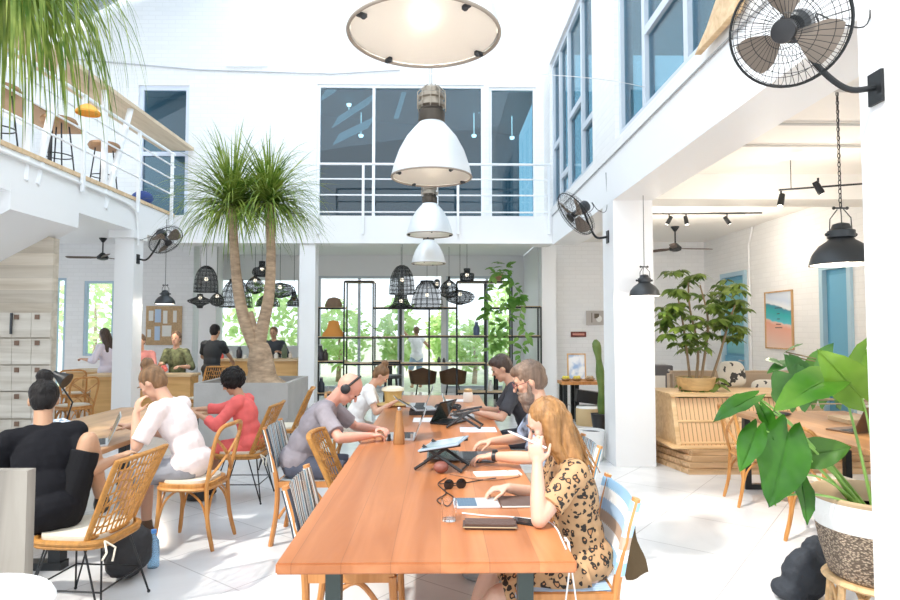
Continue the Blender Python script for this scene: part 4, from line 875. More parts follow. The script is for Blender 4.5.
q = F(500, 474, .75); t = thing('paper_pad', 'white paper notes under the forearm of the bearded person', 'paper', (q.x, q.y, .75), 8); bm = new(); box(bm, (-.15, -.05, 0), (.12, .06, .006)); obj('sheets', bm, MATS['paper'], t, smooth=False)
# bottle, hat
q = F(399, 444, .75); t = thing('wooden_bottle', 'tall tapering brown wooden bottle standing on the long table', 'bottle', (q.x, q.y, .75))
bm = new(); lathe(bm, [(.040, 0), (.043, .01), (.041, .06), (.026, .20), (.020, .235), (.020, .245)], (0, 0, 0), 28); obj('body', bm, wood('bottle_wood', (.30, .14, .05), (.48, .25, .1), .4, 2, 8), t)
bm = new(); lathe(bm, [(.014, .245), (.015, .262), (.010, .268)], (0, 0, 0), 16); obj('stopper', bm, mat('steel', (.6, .6, .6), .3, .9), t)
q = F(389, 441, .75); bm = new(); cyl(bm, (q.x, q.y, .75), (q.x, q.y, .80), .014, .012, 12); single('pepper_pot', bm, BLKP, 'tiny black pot left of the wooden bottle', 'pot')
bm = new(); cyl(bm, (q.x+.17, q.y+.02, .75), (q.x+.17, q.y+.02, .80), .013, .011, 12); single('pepper_pot', bm, mat('steel', (.6, .6, .6)), 'tiny steel pot right of the wooden bottle', 'pot')
q = F(393, 405, .75); t = thing('straw_hat', 'yellow straw hat with a cream top lying on the far half of the long table', 'hat', (q.x, q.y, .75))
bm = new(); lathe(bm, [(.19, .008), (.195, .014), (.12, .022), (.088, .03), (.10, .14), (.125, .165), (.09, .19), (.02, .195), (.02, .18), (.08, .17), (.08, .02), (.12, .008)], (0, 0, 0), 36, capb=False); obj('body', bm, mat('straw', (.78, .55, .22), .7, bump=.5, bscale=150), t)
bm = new(); lathe(bm, [(.128, .162), (.118, .19), (.08, .206), (.01, .21)], (0, 0, 0), 30); obj('crown', bm, mat('cream_straw', (.90, .82, .62), .8), t)
q = F(468, 402, .75); t = thing('storage_jar', 'small glass jar with an amber lid near the far end of the long table', 'jar', (q.x, q.y, .75)); bm = new(); lathe(bm, [(.05, 0), (.055, .02), (.055, .10), (.045, .115)], (0, 0, 0), 24); obj('jar', bm, mat('cream_ceramic', (.85, .78, .7), .3), t)
bm = new(); lathe(bm, [(.047, .116), (.05, .14), (.03, .155)], (0, 0, 0), 24); obj('lid', bm, mat('amber', (.6, .38, .18), .4), t)
q = F(480, 412, .75)
for (x, y, lb, c, s) in ((455, 401, 'open white magazine toward the far end of the long table', (.85, .85, .88), (.14, .10, .008)), (478, 430, 'pale blue folder lying left of the bearded person', (.70, .76, .86), (.15, .11, .006)), (424, 420, 'white sheet of paper in the middle of the long table', (.86, .84, .84), (.10, .13, .003)), (504, 412, 'pink-red cloth folded on the table edge beyond the bearded person', (.85, .25, .32), (.07, .12, .02))):
    q = F(x, y, .75); bm = new(); box(bm, (q.x-s[0], q.y-s[1], .75), (q.x+s[0], q.y+s[1], .75+s[2]), bev=.001); single({'magazine': 'magazine'}.get('x', 'magazine' if 'magazine' in lb else 'folder' if 'folder' in lb else 'cloth' if 'cloth' in lb else 'paper_sheet'), bm, mat('p_%d' % x, c, .6), lb, 'cloth' if 'cloth' in lb else 'paper', smooth=False)
q = F(448, 408, .75); bm = new(); tube(bm, [(q.x+.13*cos(a)+.0, q.y+.12*sin(a), .765+.008*sin(3*a)) for a in [i*pi/10 for i in range(20)]], .014, 8, closed=True); ball(bm, (q.x, q.y, .77), (.11, .08, .02), 14)
single('black_bag', bm, DENIM, 'flat black bag lying beside the folding stands', 'bag')
# left table items
bm = new(); box(bm, (-3.05, 4.15, .75), (-2.62, 4.42, .758)); single('paper_sheet', bm, MATS['paper'], 'white papers on the near end of the left table', 'paper', smooth=False)
bm = new(); box(bm, (-2.60, 4.20, .75), (-2.42, 4.42, .762), bev=.003); single('notebook', bm, mat('grey_cover', (.6, .6, .63), .5), 'thin grey notebook beside the silver laptop', 'notebook', smooth=False)
m = nm('plaid')[0]; nt = m.node_tree; b = nt.nodes['Principled BSDF']; ck = nt.nodes.new('ShaderNodeTexChecker'); ck.inputs['Scale'].default_value = 26; ck.inputs[1].default_value = (.75, .8, .88, 1); ck.inputs[2].default_value = (.25, .33, .42, 1)
tc = nt.nodes.new('ShaderNodeTexCoord'); nt.links.new(tc.outputs['Object'], ck.inputs[0]); nt.links.new(ck.outputs[0], b.inputs[0]); b.inputs['Roughness'].default_value = .8
bm = new(); ball(bm, (0, 0, .06), (.17, .15, .07), 22)
for v in bm.verts: v.co += v.co.normalized()*.02*noise.noise(v.co*14); v.co.z = max(v.co.z, 0)
o = single('scarf', bm, m, 'blue and white checked scarf heaped on the left table', 'scarf'); o.location = (-3.08, 5.0, .75)
t = thing('desk_lamp', 'black desk lamp with angled shade on the left table', 'lamp', (-3.18, 5.35, .75)); bm = new(); lathe(bm, [(.07, 0), (.07, .012), (.01, .02)], (0, 0, 0), 24); obj('base', bm, BLK, t)
bm = new(); tube(bm, [(0, 0, .02), (.06, 0, .22), (-.05, -.05, .42)], .007, 8); obj('arm', bm, BLK, t); bm = new(); lathe(bm, [(.025, .08), (.03, .04), (.07, -.05)], (-.0, -.06, .43), 20, rot=Matrix.Rotation(R(-60), 3, 'Y'), capb=False); obj('shade', bm, BLK, t)
# backpack, bottle, under left table
bm = new(); ball(bm, (0, 0, .17), (.15, .13, .175), 20); ball(bm, (.02, -.10, .12), (.11, .07, .10), 16); g = baked(bm, .012, 2, .012, 14)
for v in g.verts: v.co.z = max(v.co.z, .0)
t = thing('backpack', 'black backpack standing on the floor behind the near wicker chair', 'backpack', (-2.02, 4.12, 0)); obj('body', g, mat('black_nylon', (.025, .025, .028), .7, bump=.3, bscale=60), t)
bm = new(); tube(bm, catmull([(-.06, -.02, .33), (0, -.02, .39), (.06, -.02, .33)], 5), .008, 6); obj('handle', bm, BLKP, t)
t = thing('water_bottle', 'clear blue plastic water bottle on the floor beside the backpack', 'bottle', (-1.92, 4.26, 0)); bm = new(); lathe(bm, [(.034, 0), (.038, .01), (.038, .17), (.014, .21), (.014, .225)], (0, 0, 0), 20); obj('body', bm, mat('blue_plastic', (.35, .6, .85), .1, trans=.7), t)
bm = new(); lathe(bm, [(.017, .225), (.017, .248)], (0, 0, 0), 16); obj('cap', bm, mat('cap_blue', (.1, .3, .7), .4), t)
# ---- planter and ponytail palm tree
t = thing('tree_planter', 'large square grey concrete planter holding the ponytail palm', 'planter', (-2.55, 8.5, 0)); bm = new()
x0, x1, y0, y1 = -3.12, -1.93, 7.95, 9.15
for a, b_ in (((x0, y0), (x1, y0+.06)), ((x0, y1-.06), (x1, y1)), ((x0, y0+.06), (x0+.06, y1-.06)), ((x1-.06, y0+.06), (x1, y1-.06))): box(bm, (*a, 0), (*b_, .90))
obj('box', bm, CONC, t, smooth=False, world=True); bm = new(); box(bm, (x0+.06, y0+.06, .0), (x1-.06, y1-.06, .80)); obj('soil', bm, SOIL, t, smooth=False, world=True)
def crown(bm, c, n, L, seed, up=.5, w=.016, drop=1.0, dmin=.35, sector=None):
    rnd = random.Random(seed)
    for i in range(n):
        a = rnd.uniform(0, 2*pi) if sector is None else rnd.uniform(*sector); el = rnd.uniform(-.3, 1.45)*up*2 if up else rnd.uniform(-1, .3); l = L*rnd.uniform(.65, 1.1)
        d = V((cos(a)*cos(el), sin(a)*cos(el), sin(el))); s = V((-sin(a), cos(a), 0)); p = V(c)+d*.05; k = 9; dr = rnd.uniform(dmin, 1.0)*drop
        prev = None; ww = w*rnd.uniform(.7, 1.2)
        for j in range(k+1):
            u = j/k; wd = ww*(1-u)**.6*(.6+.4*min(1, u*5)); q = bm.verts.new(p-s*wd), bm.verts.new(p+V((0, 0, -wd*.35))), bm.verts.new(p+s*wd)
            if prev: bm.faces.new((prev[0], q[0], q[1], prev[1])); bm.faces.new((prev[1], q[1], q[2], prev[2]))
            prev = q; d = (d+V((0, 0, -1))*dr*.30*(.35+u)).normalized(); p = p+d*l/k
t = thing('ponytail_palm', 'tall ponytail palm with forked trunk and two shaggy green crowns in the grey planter', 'tree', (-2.55, 8.5, .80))
A = lambda px, py: P(px, py, 8.5)
bm = new(); b0 = A(263, 383); b0.z = .78; fk = A(258, 347)
tube(bm, catmull([b0+V((0, 0, -.02)), A(262, 377), A(262, 368), A(259, 354), fk+V((0, 0, .05))], 5), [.42, .37, .31, .26, .23, .21, .20, .19, .185, .18, .175, .17, .165, .16, .155, .15, .145, .14, .13, .12, .11], 18)
for v in bm.verts: v.co += V((noise.noise(v.co*5), noise.noise(v.co*5+V((9, 0, 0))), 0))*.035
obj('trunk', bm, TRUNK, t, world=True)
c1, c2 = A(232, 205), A(269, 203)
for pts in ([fk+V((.02, 0, -.12)), A(246, 325), A(239, 295), A(235, 260), c1], [fk+V((-.02, 0, -.14)), A(263, 325), A(269, 295), A(271, 255), c2], [A(257, 350), A(256, 335), A(252, 318), A(250, 312)]):
    bm = new(); k = len(catmull(pts, 5)); tube(bm, catmull(pts, 5), [.095-.042*i/k for i in range(k)] if len(pts) > 4 else .04, 12); obj('branch', bm, TRUNK, t, world=True)
bm = new(); crown(bm, c1, 460, 1.08, 5, .5, .014, 1.25, .15); crown(bm, c1, 45, 1.0, 15, .62, .016, .35, .1, (0, 6.28)); obj('crown', bm, PALM, t, world=True)
bm = new(); crown(bm, c2, 30, .85, 16, .62, .016, .35, .1, (0, 6.28)); crown(bm, c2, 460, 1.0, 6, .5, .014, 1.25, .15); obj('crown', bm, PALM, t, world=True)
# near palm at top left
t = thing('hanging_palm', 'ponytail palm whose long leaves hang into the top left corner', 'tree', (-4.3, 3.6, .5)); c = P(2, -36, 3.8)
bm = new(); tube(bm, catmull([(-4.3, 3.6, .48), (-4.25, 3.6, 1.6), (-3.7, 3.75, 2.9), c], 5), [.20-.008*i for i in range(16)], 12); obj('trunk', bm, TRUNK, t, world=True)
bm = new(); crown(bm, c, 420, 1.25, 9, .30, .012, 2.4, .6); obj('crown', bm, PALM, t, world=True)
bm = new(); lathe(bm, [(.20, 0), (.26, .05), (.29, .5), (.25, .5), (.23, .47), (.02, .47)], (-4.3, 3.6, 0), 28)
single('plant_pot', bm, CONC, 'round concrete pot of the palm at the far left', 'pot')
# ================================================================ LAMPS, FANS
ALUW = mat('lamp_shade_white', (.80, .82, .83), .4, .25)
m, nt, b = nm('lamp_diffuser'); b.inputs['Base Color'].default_value = (.74, .70, .65, 1); b.inputs['Roughness'].default_value = .35; b.inputs['Transmission Weight'].default_value = .35; b.inputs['Emission Color'].default_value = (1, .86, .68, 1); b.inputs['Emission Strength'].default_value = .06; DIFF = m
def big_lamp(label, x, y, z, k=1):
    t = thing('factory_pendant', label, 'lamp', (x, y, z), 0, 'big white factory pendants')
    bm = new(); lathe(bm, [(.365, .0), (.372, .0), (.372, .03), (.350, .12), (.305, .25), (.235, .38), (.16, .47), (.115, .52), (.108, .52), (.15, .46), (.225, .37), (.295, .245), (.34, .12), (.362, .02)], (0, 0, 0), 56, capb=False, capt=False); obj('shade', bm, ALUW, t)
    bm = new(); tube(bm, [V((.372*cos(a), .372*sin(a), .004)) for a in [i*pi/32 for i in range(64)]], .009, 8, closed=True); obj('rim', bm, mat('rim_brown', (.34, .29, .24), .5, .3), t)
    bm = new(); lathe(bm, [(.01, .012), (.36, .012), (.36, .018), (.01, .018)], (0, 0, 0), 48); obj('diffuser', bm, DIFF, t)
    for i in range(4):
        a = R(35+90*i); bm = new(); obox(bm, (.345*cos(a), .345*sin(a), .002), (.05, .022, .022), Matrix.Rotation(a, 3, 'Z'), bev=.003); ball(bm, (.335*cos(a), .335*sin(a), .0), .016, 10); obj('clip', bm, GUN, t)
    bm = new(); lathe(bm, [(.115, .515), (.125, .53), (.125, .62), (.105, .64), (.105, .66)], (0, 0, 0), 28); obj('collar', bm, mat('dark_bronze', (.09, .075, .06), .45, .6), t)
    bm = new(); lathe(bm, [(.10, .66), (.13, .67), (.13, .70), (.10, .71), (.10, .74), (.12, .75), (.12, .78), (.09, .80), (.09, .84), (.05, .87)], (0, 0, 0), 28)
    for i in range(10): a = i*pi/5; tube(bm, [(.135*cos(a), .135*sin(a), .64), (.135*cos(a), .135*sin(a), .80), (.06*cos(a), .06*sin(a), .87)], .005, 5)
    obj('housing', bm, mat('brass_grey', (.36, .31, .25), .4, .6), t)
    top = min(8.95, 20) if y < 11 else 3.42
    bm = new(); tube(bm, [(0, 0, .86), (0, 0, (top if y < 11 else 3.42)-z)], .007, 6); tube(bm, [V((.02*cos(a), 0, .90+.03*sin(a))) for a in [i*pi/6 for i in range(12)]], .005, 5, closed=True); obj('cord', bm, mat('cord_pale', (.6, .6, .6), .6), t); lamp((x, y, z+.12), 14, .08); return t
bl = big_lamp('huge white factory pendant lamp nearest the camera, cut by the top edge', -.08, 3.0, 3.04)
def skydup(lb, x, y, z): lamp((x, y, z+.12), 14, .08); return dup(bl, (x, y, z), 15*y, lb)
skydup('second big white factory pendant lamp, hanging over the middle of the long table', -.08, 5.73, 3.0)
skydup('third white factory pendant lamp, hanging in front of the rear balcony', -.17, 10.1, 3.12)
dup(bl, (-.20, 10.78, P(430, 262, 10.5).z), 40, 'farthest and smallest white factory pendant lamp, just before the rear beam', scale=.8); lamp((-.20, 10.78, 2.9), 14, .08)
def dark_pendant(label, loc, k, top, chain=False):
    t = thing('barn_pendant', label, 'lamp', loc, 0, 'dark barn pendants')
    bm = new(); lathe(bm, [(.19, 0), (.198, 0), (.195, .015), (.178, .075), (.135, .13), (.085, .165), (.072, .18), (.084, .185), (.084, .23), (.064, .24), (.05, .275), (.02, .285), (.015, .27), (.06, .16), (.12, .125), (.167, .07), (.188, .012)], (0, 0, 0), 40, capb=False, capt=False)
    bmesh.ops.scale(bm, vec=(k, k, k), verts=bm.verts[:]); obj('shade', bm, GUN, t)
    bm = new(); lathe(bm, [(.187, .004), (.165, .055), (.11, .105), (.03, .13)], (0, 0, 0), 32, capb=False); bmesh.ops.scale(bm, vec=(k, k, k), verts=bm.verts[:]); obj('lining', bm, mat('warm_white_lining', (.92, .88, .82), .5), t)
    bm = new(); ball(bm, (0, 0, .05*k), .03*k, 12); obj('bulb', bm, LAMPE, t)
    bm = new()
    for a in (0, 2.09, 4.19): tube(bm, [(.075*k*cos(a), .075*k*sin(a), .23*k), (.07*k*cos(a), .07*k*sin(a), .32*k), (.02*k*cos(a), .02*k*sin(a), .38*k)], .004, 5)
    tube(bm, [(-.10*k, 0, .205*k), (.10*k, 0, .205*k)], .006, 6); tube(bm, [(-.045*k, 0, .385*k), (.045*k, 0, .385*k)], .007, 6)
    for s in (1, -1): ball(bm, (s*.10*k, 0, .205*k), .013, 8); ball(bm, (s*.045*k, 0, .385*k), .013, 8)
    obj('hanger', bm, GUN, t)
    bm = new(); h = top-loc[2]
    if chain:
        z = .39*k; i = 0
        while z < h-.03:
            c = V((0, 0, z+.02)); u = V((1, 0, 0)) if i % 2 else V((0, 1, 0)); tube(bm, [c+u*.010*cos(a)+V((0, 0, .021*sin(a))) for a in [j*pi/5 for j in range(10)]], .0032, 5, closed=True); z += .034; i += 1
        tube(bm, [(.01, 0, .39*k), (.014, .01, h*.5), (0, 0, h)], .003, 5)
    else: tube(bm, [(0, 0, .39*k), (0, 0, h)], .004, 6)
    obj('chain' if chain else 'cord', bm, BLKP, t); lamp((loc[0], loc[1], loc[2]-.03), 18, .05); return t
p = P(842, 265, 4.6); dark_pendant('large dark grey barn pendant lamp on a chain beside the near right column', (p.x, 4.6, p.z), 1.12, 3.42, True)
p = P(647, 296, 6.9); dark_pendant('small dark grey barn pendant lamp hanging in front of the far right column', (2.30, 6.93, p.z), .86, 3.1)
p = P(165, 304, 10.4); dark_pendant('small black barn pendant lamp at the back left beside the white column', (p.x, 10.4, p.z), .82, 3.42).location = (p.x-.0, 10.4, p.z)
bm = new(); tube(bm, [(p.x, 10.4, 3.1), (p.x, 11.2, 3.4)], .004, 5); bm.free()
def fan(label, c, nrm, plate, Rr=.23, wall=V((-1, 0, 0)), spin=20):
    c = V(c); q = V(nrm).normalized().to_track_quat('Y', 'Z'); M = q.to_matrix(); Mi = M.transposed()
    t = thing('wall_fan', label, 'fan', tuple(c), 0, 'oscillating wall fans'); t.rotation_mode = 'QUATERNION'; t.rotation_quaternion = q
    L_ = lambda w: Mi @ (V(w)-c)
    bm = new()
    for rr, y in ((Rr, 0), (Rr, -.035), (Rr*.97, .03), (Rr*.8, .055), (Rr*.55, .068), (Rr*.3, .074), (Rr*.8, -.055), (Rr*.5, -.07)): tube(bm, [V((rr*cos(a), y, rr*sin(a))) for a in [i*pi/24 for i in range(48)]], .0065 if y == 0 else .0016, 5, closed=True)
    for i in range(44):
        a = i*2*pi/44; d = V((cos(a), 0, sin(a))); tw = V((cos(a+.25), 0, sin(a+.25)))
        tube(bm, [d*Rr, d*Rr*.97+V((0, .03, 0)), d*Rr*.6+V((0, .066, 0)), tw*Rr*.22+V((0, .076, 0))], .0014, 4); tube(bm, [d*Rr+V((0, -.0, 0)), d*Rr*.95+V((0, -.04, 0)), d*Rr*.35+V((0, -.075, 0))], .0014, 4)
    obj('cage', bm, BLK, t)
    bm = new(); lathe(bm, [(.01, .066), (Rr*.22, .068), (Rr*.2, .084), (.01, .09)], (0, 0, 0), 24, rot=Matrix.Rotation(R(-90), 3, 'X')); obj('badge', bm, BLKP, t)
    bm = new(); lathe(bm, [(.02, -.05), (.035, -.045), (.035, .03), (.02, .045)], (0, 0, 0), 20, rot=Matrix.Rotation(R(-90), 3, 'X')); obj('hub', bm, BLKP, t)
    for i in range(3):
        a = R(spin+120*i); bm = new(); pr = None; pts = []
        n_ = 9; grid = []
        for u in range(7):
            row = []
            for v in range(6):
                r_ = Rr*(.16+.72*u/6); w = (.34+.30*sin(pi*u/7))*(v/5-.5)*1.9; aa = a+w*.9; row.append(bm.verts.new((r_*cos(aa), .030*(v/5-.5)*2, r_*sin(aa))))
            grid.append(row)
        for u in range(6):
            for v in range(5): bm.faces.new((grid[u][v], grid[u+1][v], grid[u+1][v+1], grid[u][v+1]))
        bmesh.ops.solidify(bm, geom=bm.faces[:], thickness=.003); obj('blade', bm, mat('fan_blade_taupe', (.36, .30, .25), .45), t)
    bm = new(); lathe(bm, [(.05, -.20), (.068, -.18), (.072, -.09), (.05, -.07)], (0, 0, 0), 24, rot=Matrix.Rotation(R(-90), 3, 'X')); obj('motor', bm, GUN, t)
    pl = V(plate); back = c-V(nrm).normalized()*.14; w = V(wall)
    bm = new(); lp = L_(pl); e = pl+w*.14+V((0, 0, -.0)); tube(bm, [L_(p_) for p_ in catmull([back+V((0, 0, -.05)), back*.55+e*.45+V((0, 0, -.07)), e+V((0, 0, -.005)), pl+w*.01], 6)], .014, 8); tube(bm, [L_(back), L_(back+V((0, 0, -.07)))], .022, 8); obj('arm', bm, BLK, t)
    bm = new(); cs = [pl+V((0, s1*.045, s2*.075)) for s1, s2 in ((1, 1), (-1, 1), (-1, -1), (1, -1))] if abs(w.x) > .5 else [pl+V((s1*.045, 0, s2*.075)) for s1, s2 in ((1, 1), (-1, 1), (-1, -1), (1, -1))]
    prism(bm, [L_(q_) for q_ in cs], Mi @ (w*.014)); obj('mounting_plate', bm, BLK, t, smooth=False)
    bm = new(); tube(bm, [L_(p_) for p_ in catmull([back+V((0, 0, .02)), back+V((.05, 0, -.06)), back+V((.12, .02, -.0)), back+V((.10, .01, .06)), back*.4+V(pl)*.6+V((0, 0, .18)), pl+V((-.004, .03, .35)), pl+V((-.004, .05, .8))], 6)], .004, 6); obj('power_cord', bm, BLKP, t); return t
Yf = 2.72
fan('big dark wall fan at the top right on the near white column', P(788, 29, 2.66), (-.62, -.60, -.42), (XR, 2.80, P(876, 88, 2.80).z), .245, spin=95)
fan('dark wall fan on the far right column below the upper windows', P(575, 214, 7.25), (-.80, -.14, -.62), (XR, 7.42, P(603, 237, 7.42).z), .29, spin=40)
fan('dark wall fan mounted on the left column under the balcony', P(166, 240, 9.45), (.62, -.28, -.66), (XL, 9.82, P(143, 259, 9.8).z), .26, wall=V((1, 0, 0)), spin=10)
def ceil_fan(label, x, y, z, k=1, rz=0):
    t = thing('ceiling_fan', label, 'fan', (x, y, z), rz, 'ceiling fans')
    bm = new(); lathe(bm, [(.02, -.09), (.07, -.02), (.075, 0)], (0, 0, 0), 20); obj('canopy', bm, BLK, t); bm = new(); cyl(bm, (0, 0, -.32*k), (0, 0, -.05), .013); obj('rod', bm, BLK, t)
    bm = new(); lathe(bm, [(.04, -.45), (.10, -.43), (.11, -.38), (.06, -.33), (.03, -.30)], (0, 0, 0), 24); obj('motor', bm, BLK, t)
    for i in range(3):
        a = R(120*i+5); bm = new(); u = V((cos(a), sin(a), 0)); v = V((-sin(a), cos(a), .25)).normalized(); prism(bm, [u*.08-v*.03, u*.25-v*.06, u*.66-v*.055, u*.70-v*.02, u*.70+v*.03, u*.66+v*.055, u*.25+v*.05, u*.08+v*.03], (0, 0, .008)); bmesh.ops.translate(bm, verts=bm.verts[:], vec=(0, 0, -.40)); obj('blade', bm, mat('dark_walnut', (.10, .06, .04), .5), t, smooth=False)
    return t
p = P(675, 229, 11.0); ceil_fan('dark ceiling fan in the right room above the umbrella tree', p.x, 11.0, 3.42)
p = P(103, 243, 12.6); ceil_fan('black ceiling fan in the left room by the tall window', p.x, 12.6, 3.42, rz=60)
def track(label, a, b_, spots, up=None):
    t = thing('track_light', label, 'light', tuple((V(a)+V(b_))/2), 0, 'track lights'); bm = new(); tube(bm, [a, b_], .011, 6)
    for q in (V(a)*.9+V(b_)*.1, V(a)*.1+V(b_)*.9): tube(bm, [q, V((q.x, q.y, 3.42))], .004, 5)
    obj('track', bm, BLK, t, world=True)
    for s, d in spots:
        s = V(s); bm = new(); tube(bm, [s, s-V((0, 0, .06))], .01, 6); d = V(d).normalized(); c = s-V((0, 0, .10)); lathe(bm, [(.028, -.07), (.030, -.06), (.034, .05), (.030, .07)], c, 16, rot=d.to_track_quat('Z', 'Y').to_matrix()); h_ = obj('spot', bm, BLK, t, world=True)
        bm = new(); lathe(bm, [(.001, .0705), (.026, .0715)], c, 16, rot=d.to_track_quat('Z', 'Y').to_matrix(), capb=False); obj('lens', bm, LAMPE, h_, world=True); lamp(tuple(c+d*.45), 20, .06, (1, .9, .78))
a, b_ = P(779, 190, 6.6), P(900, 181, 6.6); track('black track light with a single spot above the right table', a, b_, [(P(781, 191, 6.6), (-.3, -.2, -1)), (P(818, 178, 6.2), (.5, -.1, -1))])
a, b_ = P(652, 214, 9.6), P(762, 213, 9.6); track('black track light with two spots in front of the far right wall', a, b_, [(P(686, 214, 9.6), (.1, -.2, -1)), (P(727, 214, 9.6), (.6, -.2, -1)), (P(669, 214, 9.6), (-.5, .2, -1))])
# wire basket lampshades
def cage(label, px, py, Y, prof, k, n=16, rings=6, inner=True, top=3.12, tag_='black wire basket lampshades'):
    if Y > 11.57: top = 3.42
    p = P(px, py, Y); t = thing('wire_pendant', label, 'lamp', tuple(p), 0, tag_); pts = [V((r*k, 0, z*k)) for r, z in prof]; cv = catmull(pts, 4)
    bm = new()
    for i in range(n): a = 2*pi*i/n; tube(bm, [V((q.x*cos(a), q.x*sin(a), q.z)) for q in cv], .0045, 4)
    for j in range(0, len(cv), max(1, len(cv)//rings)):
        if cv[j].x > .01: tube(bm, [V((cv[j].x*cos(a), cv[j].x*sin(a), cv[j].z)) for a in [i*pi/10 for i in range(20)]], .005, 4, closed=True)
    for q in (cv[0], cv[-1]):
        if q.x > .01: tube(bm, [V((q.x*cos(a), q.x*sin(a), q.z)) for a in [i*pi/10 for i in range(20)]], .009, 5, closed=True)
    obj('shade', bm, BLK, t)
    if inner:
        bm = new(); lathe(bm, [(q.x*.88, q.z) for q in cv[::2]], (0, 0, 0), 16, capb=False, capt=False); obj('lining', bm, NET, t)
    zt = max(q.z for q in cv); bm = new(); ball(bm, (0, 0, zt*.5), .035, 10); obj('bulb', bm, mat('bulb_warm', (1, .9, .72), .4, emit=3), t)
    bm = new(); tube(bm, [(0, 0, zt*.5), (0, 0, top-p.z)], .004, 5); obj('cord', bm, BLKP, t); return t
m, nt, b = nm('black_net'); tr = nt.nodes.new('ShaderNodeBsdfTransparent'); mx = nt.nodes.new('ShaderNodeMixShader'); mx.inputs[0].default_value = .5; b.inputs['Base Color'].default_value = (.03, .035, .035, 1)
nt.links.new(tr.outputs[0], mx.inputs[1]); nt.links.new(b.outputs[0], mx.inputs[2]); nt.links.new(mx.outputs[0], nt.nodes['Material Output'].inputs[0]); NET = m
BELL = [(.24, 0), (.235, .16), (.20, .36), (.12, .50), (.05, .54)]; DOME = [(.30, 0), (.28, .18), (.20, .40), (.13, .48), (.12, .52)]; FLARE = [(.24, 0), (.17, .06), (.13, .16), (.12, .24)]; DISC = [(.04, .14), (.20, .10), (.27, .02), (.20, -.07), (.04, -.12)]; ROUND = [(.04, -.16), (.17, -.10), (.21, .04), (.12, .18), (.03, .25), (.02, .32)]; STAR = [(.05, -.14), (.08, -.09), (.25, .0), (.08, .08), (.05, .14)]
Z_ = 11.22
for a_ in (('tall bell-shaped black wire pendant in the middle cluster', 402, 294, Z_, BELL, .95), ('flared black wire pendant directly below the tall bell', 401, 307, 11.8, FLARE, .95), ('wide dome-shaped black wire pendant in the middle cluster', 427, 309, 11.3, DOME, .98),
           ('pear-shaped black wire pendant right of the wide dome', 449, 291, 11.8, ROUND, .85), ('flat disc-shaped black wire pendant below the pear-shaped one', 460, 298, 11.22, DISC, .98), ('small lantern-shaped black wire pendant above the shelf end', 467, 281, 11.2, [(.10, 0), (.11, .03), (.11, .12), (.05, .13), (.05, .2)], 1.1), ('tiny black pendant between the dome and the pear-shaped ones', 437, 288, 11.2, [(.03, 0), (.05, .03), (.05, .12), (.03, .15)], 1.0),
           ('tall bell-shaped black wire pendant leftmost behind the tree', 206, 292, 11.22, BELL, .86), ('star-shaped black wire pendant below the leftmost bell', 200, 301, 11.75, STAR, .9), ('dome-shaped black wire pendant behind the left palm stem', 236, 307, 11.25, DOME, .95), ('small black wire pendant left of the dome behind the tree', 217, 301, 11.8, ROUND, .6),
           ('clustered black lantern pendant between the palm stems', 262, 276, 11.22, [(.12, 0), (.17, .05), (.14, .14), (.06, .16), (.05, .26)], 1.0), ('small round black pendant between the palm stems', 255, 287, 11.8, ROUND, .8), ('flat disc-shaped black wire pendant right of the tree', 280, 291, 11.22, DISC, 1.0), ('flared black wire pendant below the disc right of the tree', 268, 306, 11.75, [(.22, 0), (.20, .08), (.14, .16), (.08, .2)], 1.0)):
    cage(*a_)
cage('small golden wire pendant hanging between the tree and the white pillar', 294, 306, 11.3, [(.13, 0), (.12, .06), (.06, .14), (.03, .26)], 1.0, tag_='golden pendants').children[0].data.materials[0] = mat('gold_wire', (.7, .45, .15), .4, .3)
# hanging plant by the gold lamp
def leaf(bm, base, tip, w, up=(0, 0, 1), fold=.25, droop=.15, heart=True, n=8):
    base, tip = V(base), V(tip); d = tip-base; L_ = d.length; d.normalize(); u = V(up); u = (u-d*u.dot(d)).normalized(); s = d.cross(u)
    W = [.50, .80, .96, 1, .93, .77, .55, .30, .0] if heart else [0, .45, .8, 1, .95, .8, .55, .28, 0]
    rows = []
    for i in range(n+1):
        t_ = i/n; c = base+d*L_*t_-u*droop*L_*(t_*t_)*1.0; ww = w/2*W[i]; row = []
        for v in (-1, -.66, -.33, 0, .33, .66, 1):
            lobe = -d*L_*.20*max(0, 1-i/3.0)*(1-(abs(v)-.62)**2*3.2)*(1 if v else 0) if heart and abs(v) > .1 else V((0, 0, 0))
            wav = u*w*.035*sin(i*2.1+v*3)*abs(v) if heart else V((0, 0, 0))
            row.append(bm.verts.new(c+s*ww*v+u*(abs(v)*ww*fold-abs(v)**2*ww*.15)+lobe+wav))
        rows.append(row)
    for i in range(n):
        for j in range(6):
            try: bm.faces.new((rows[i][j], rows[i+1][j], rows[i+1][j+1], rows[i][j+1]))
            except ValueError: pass
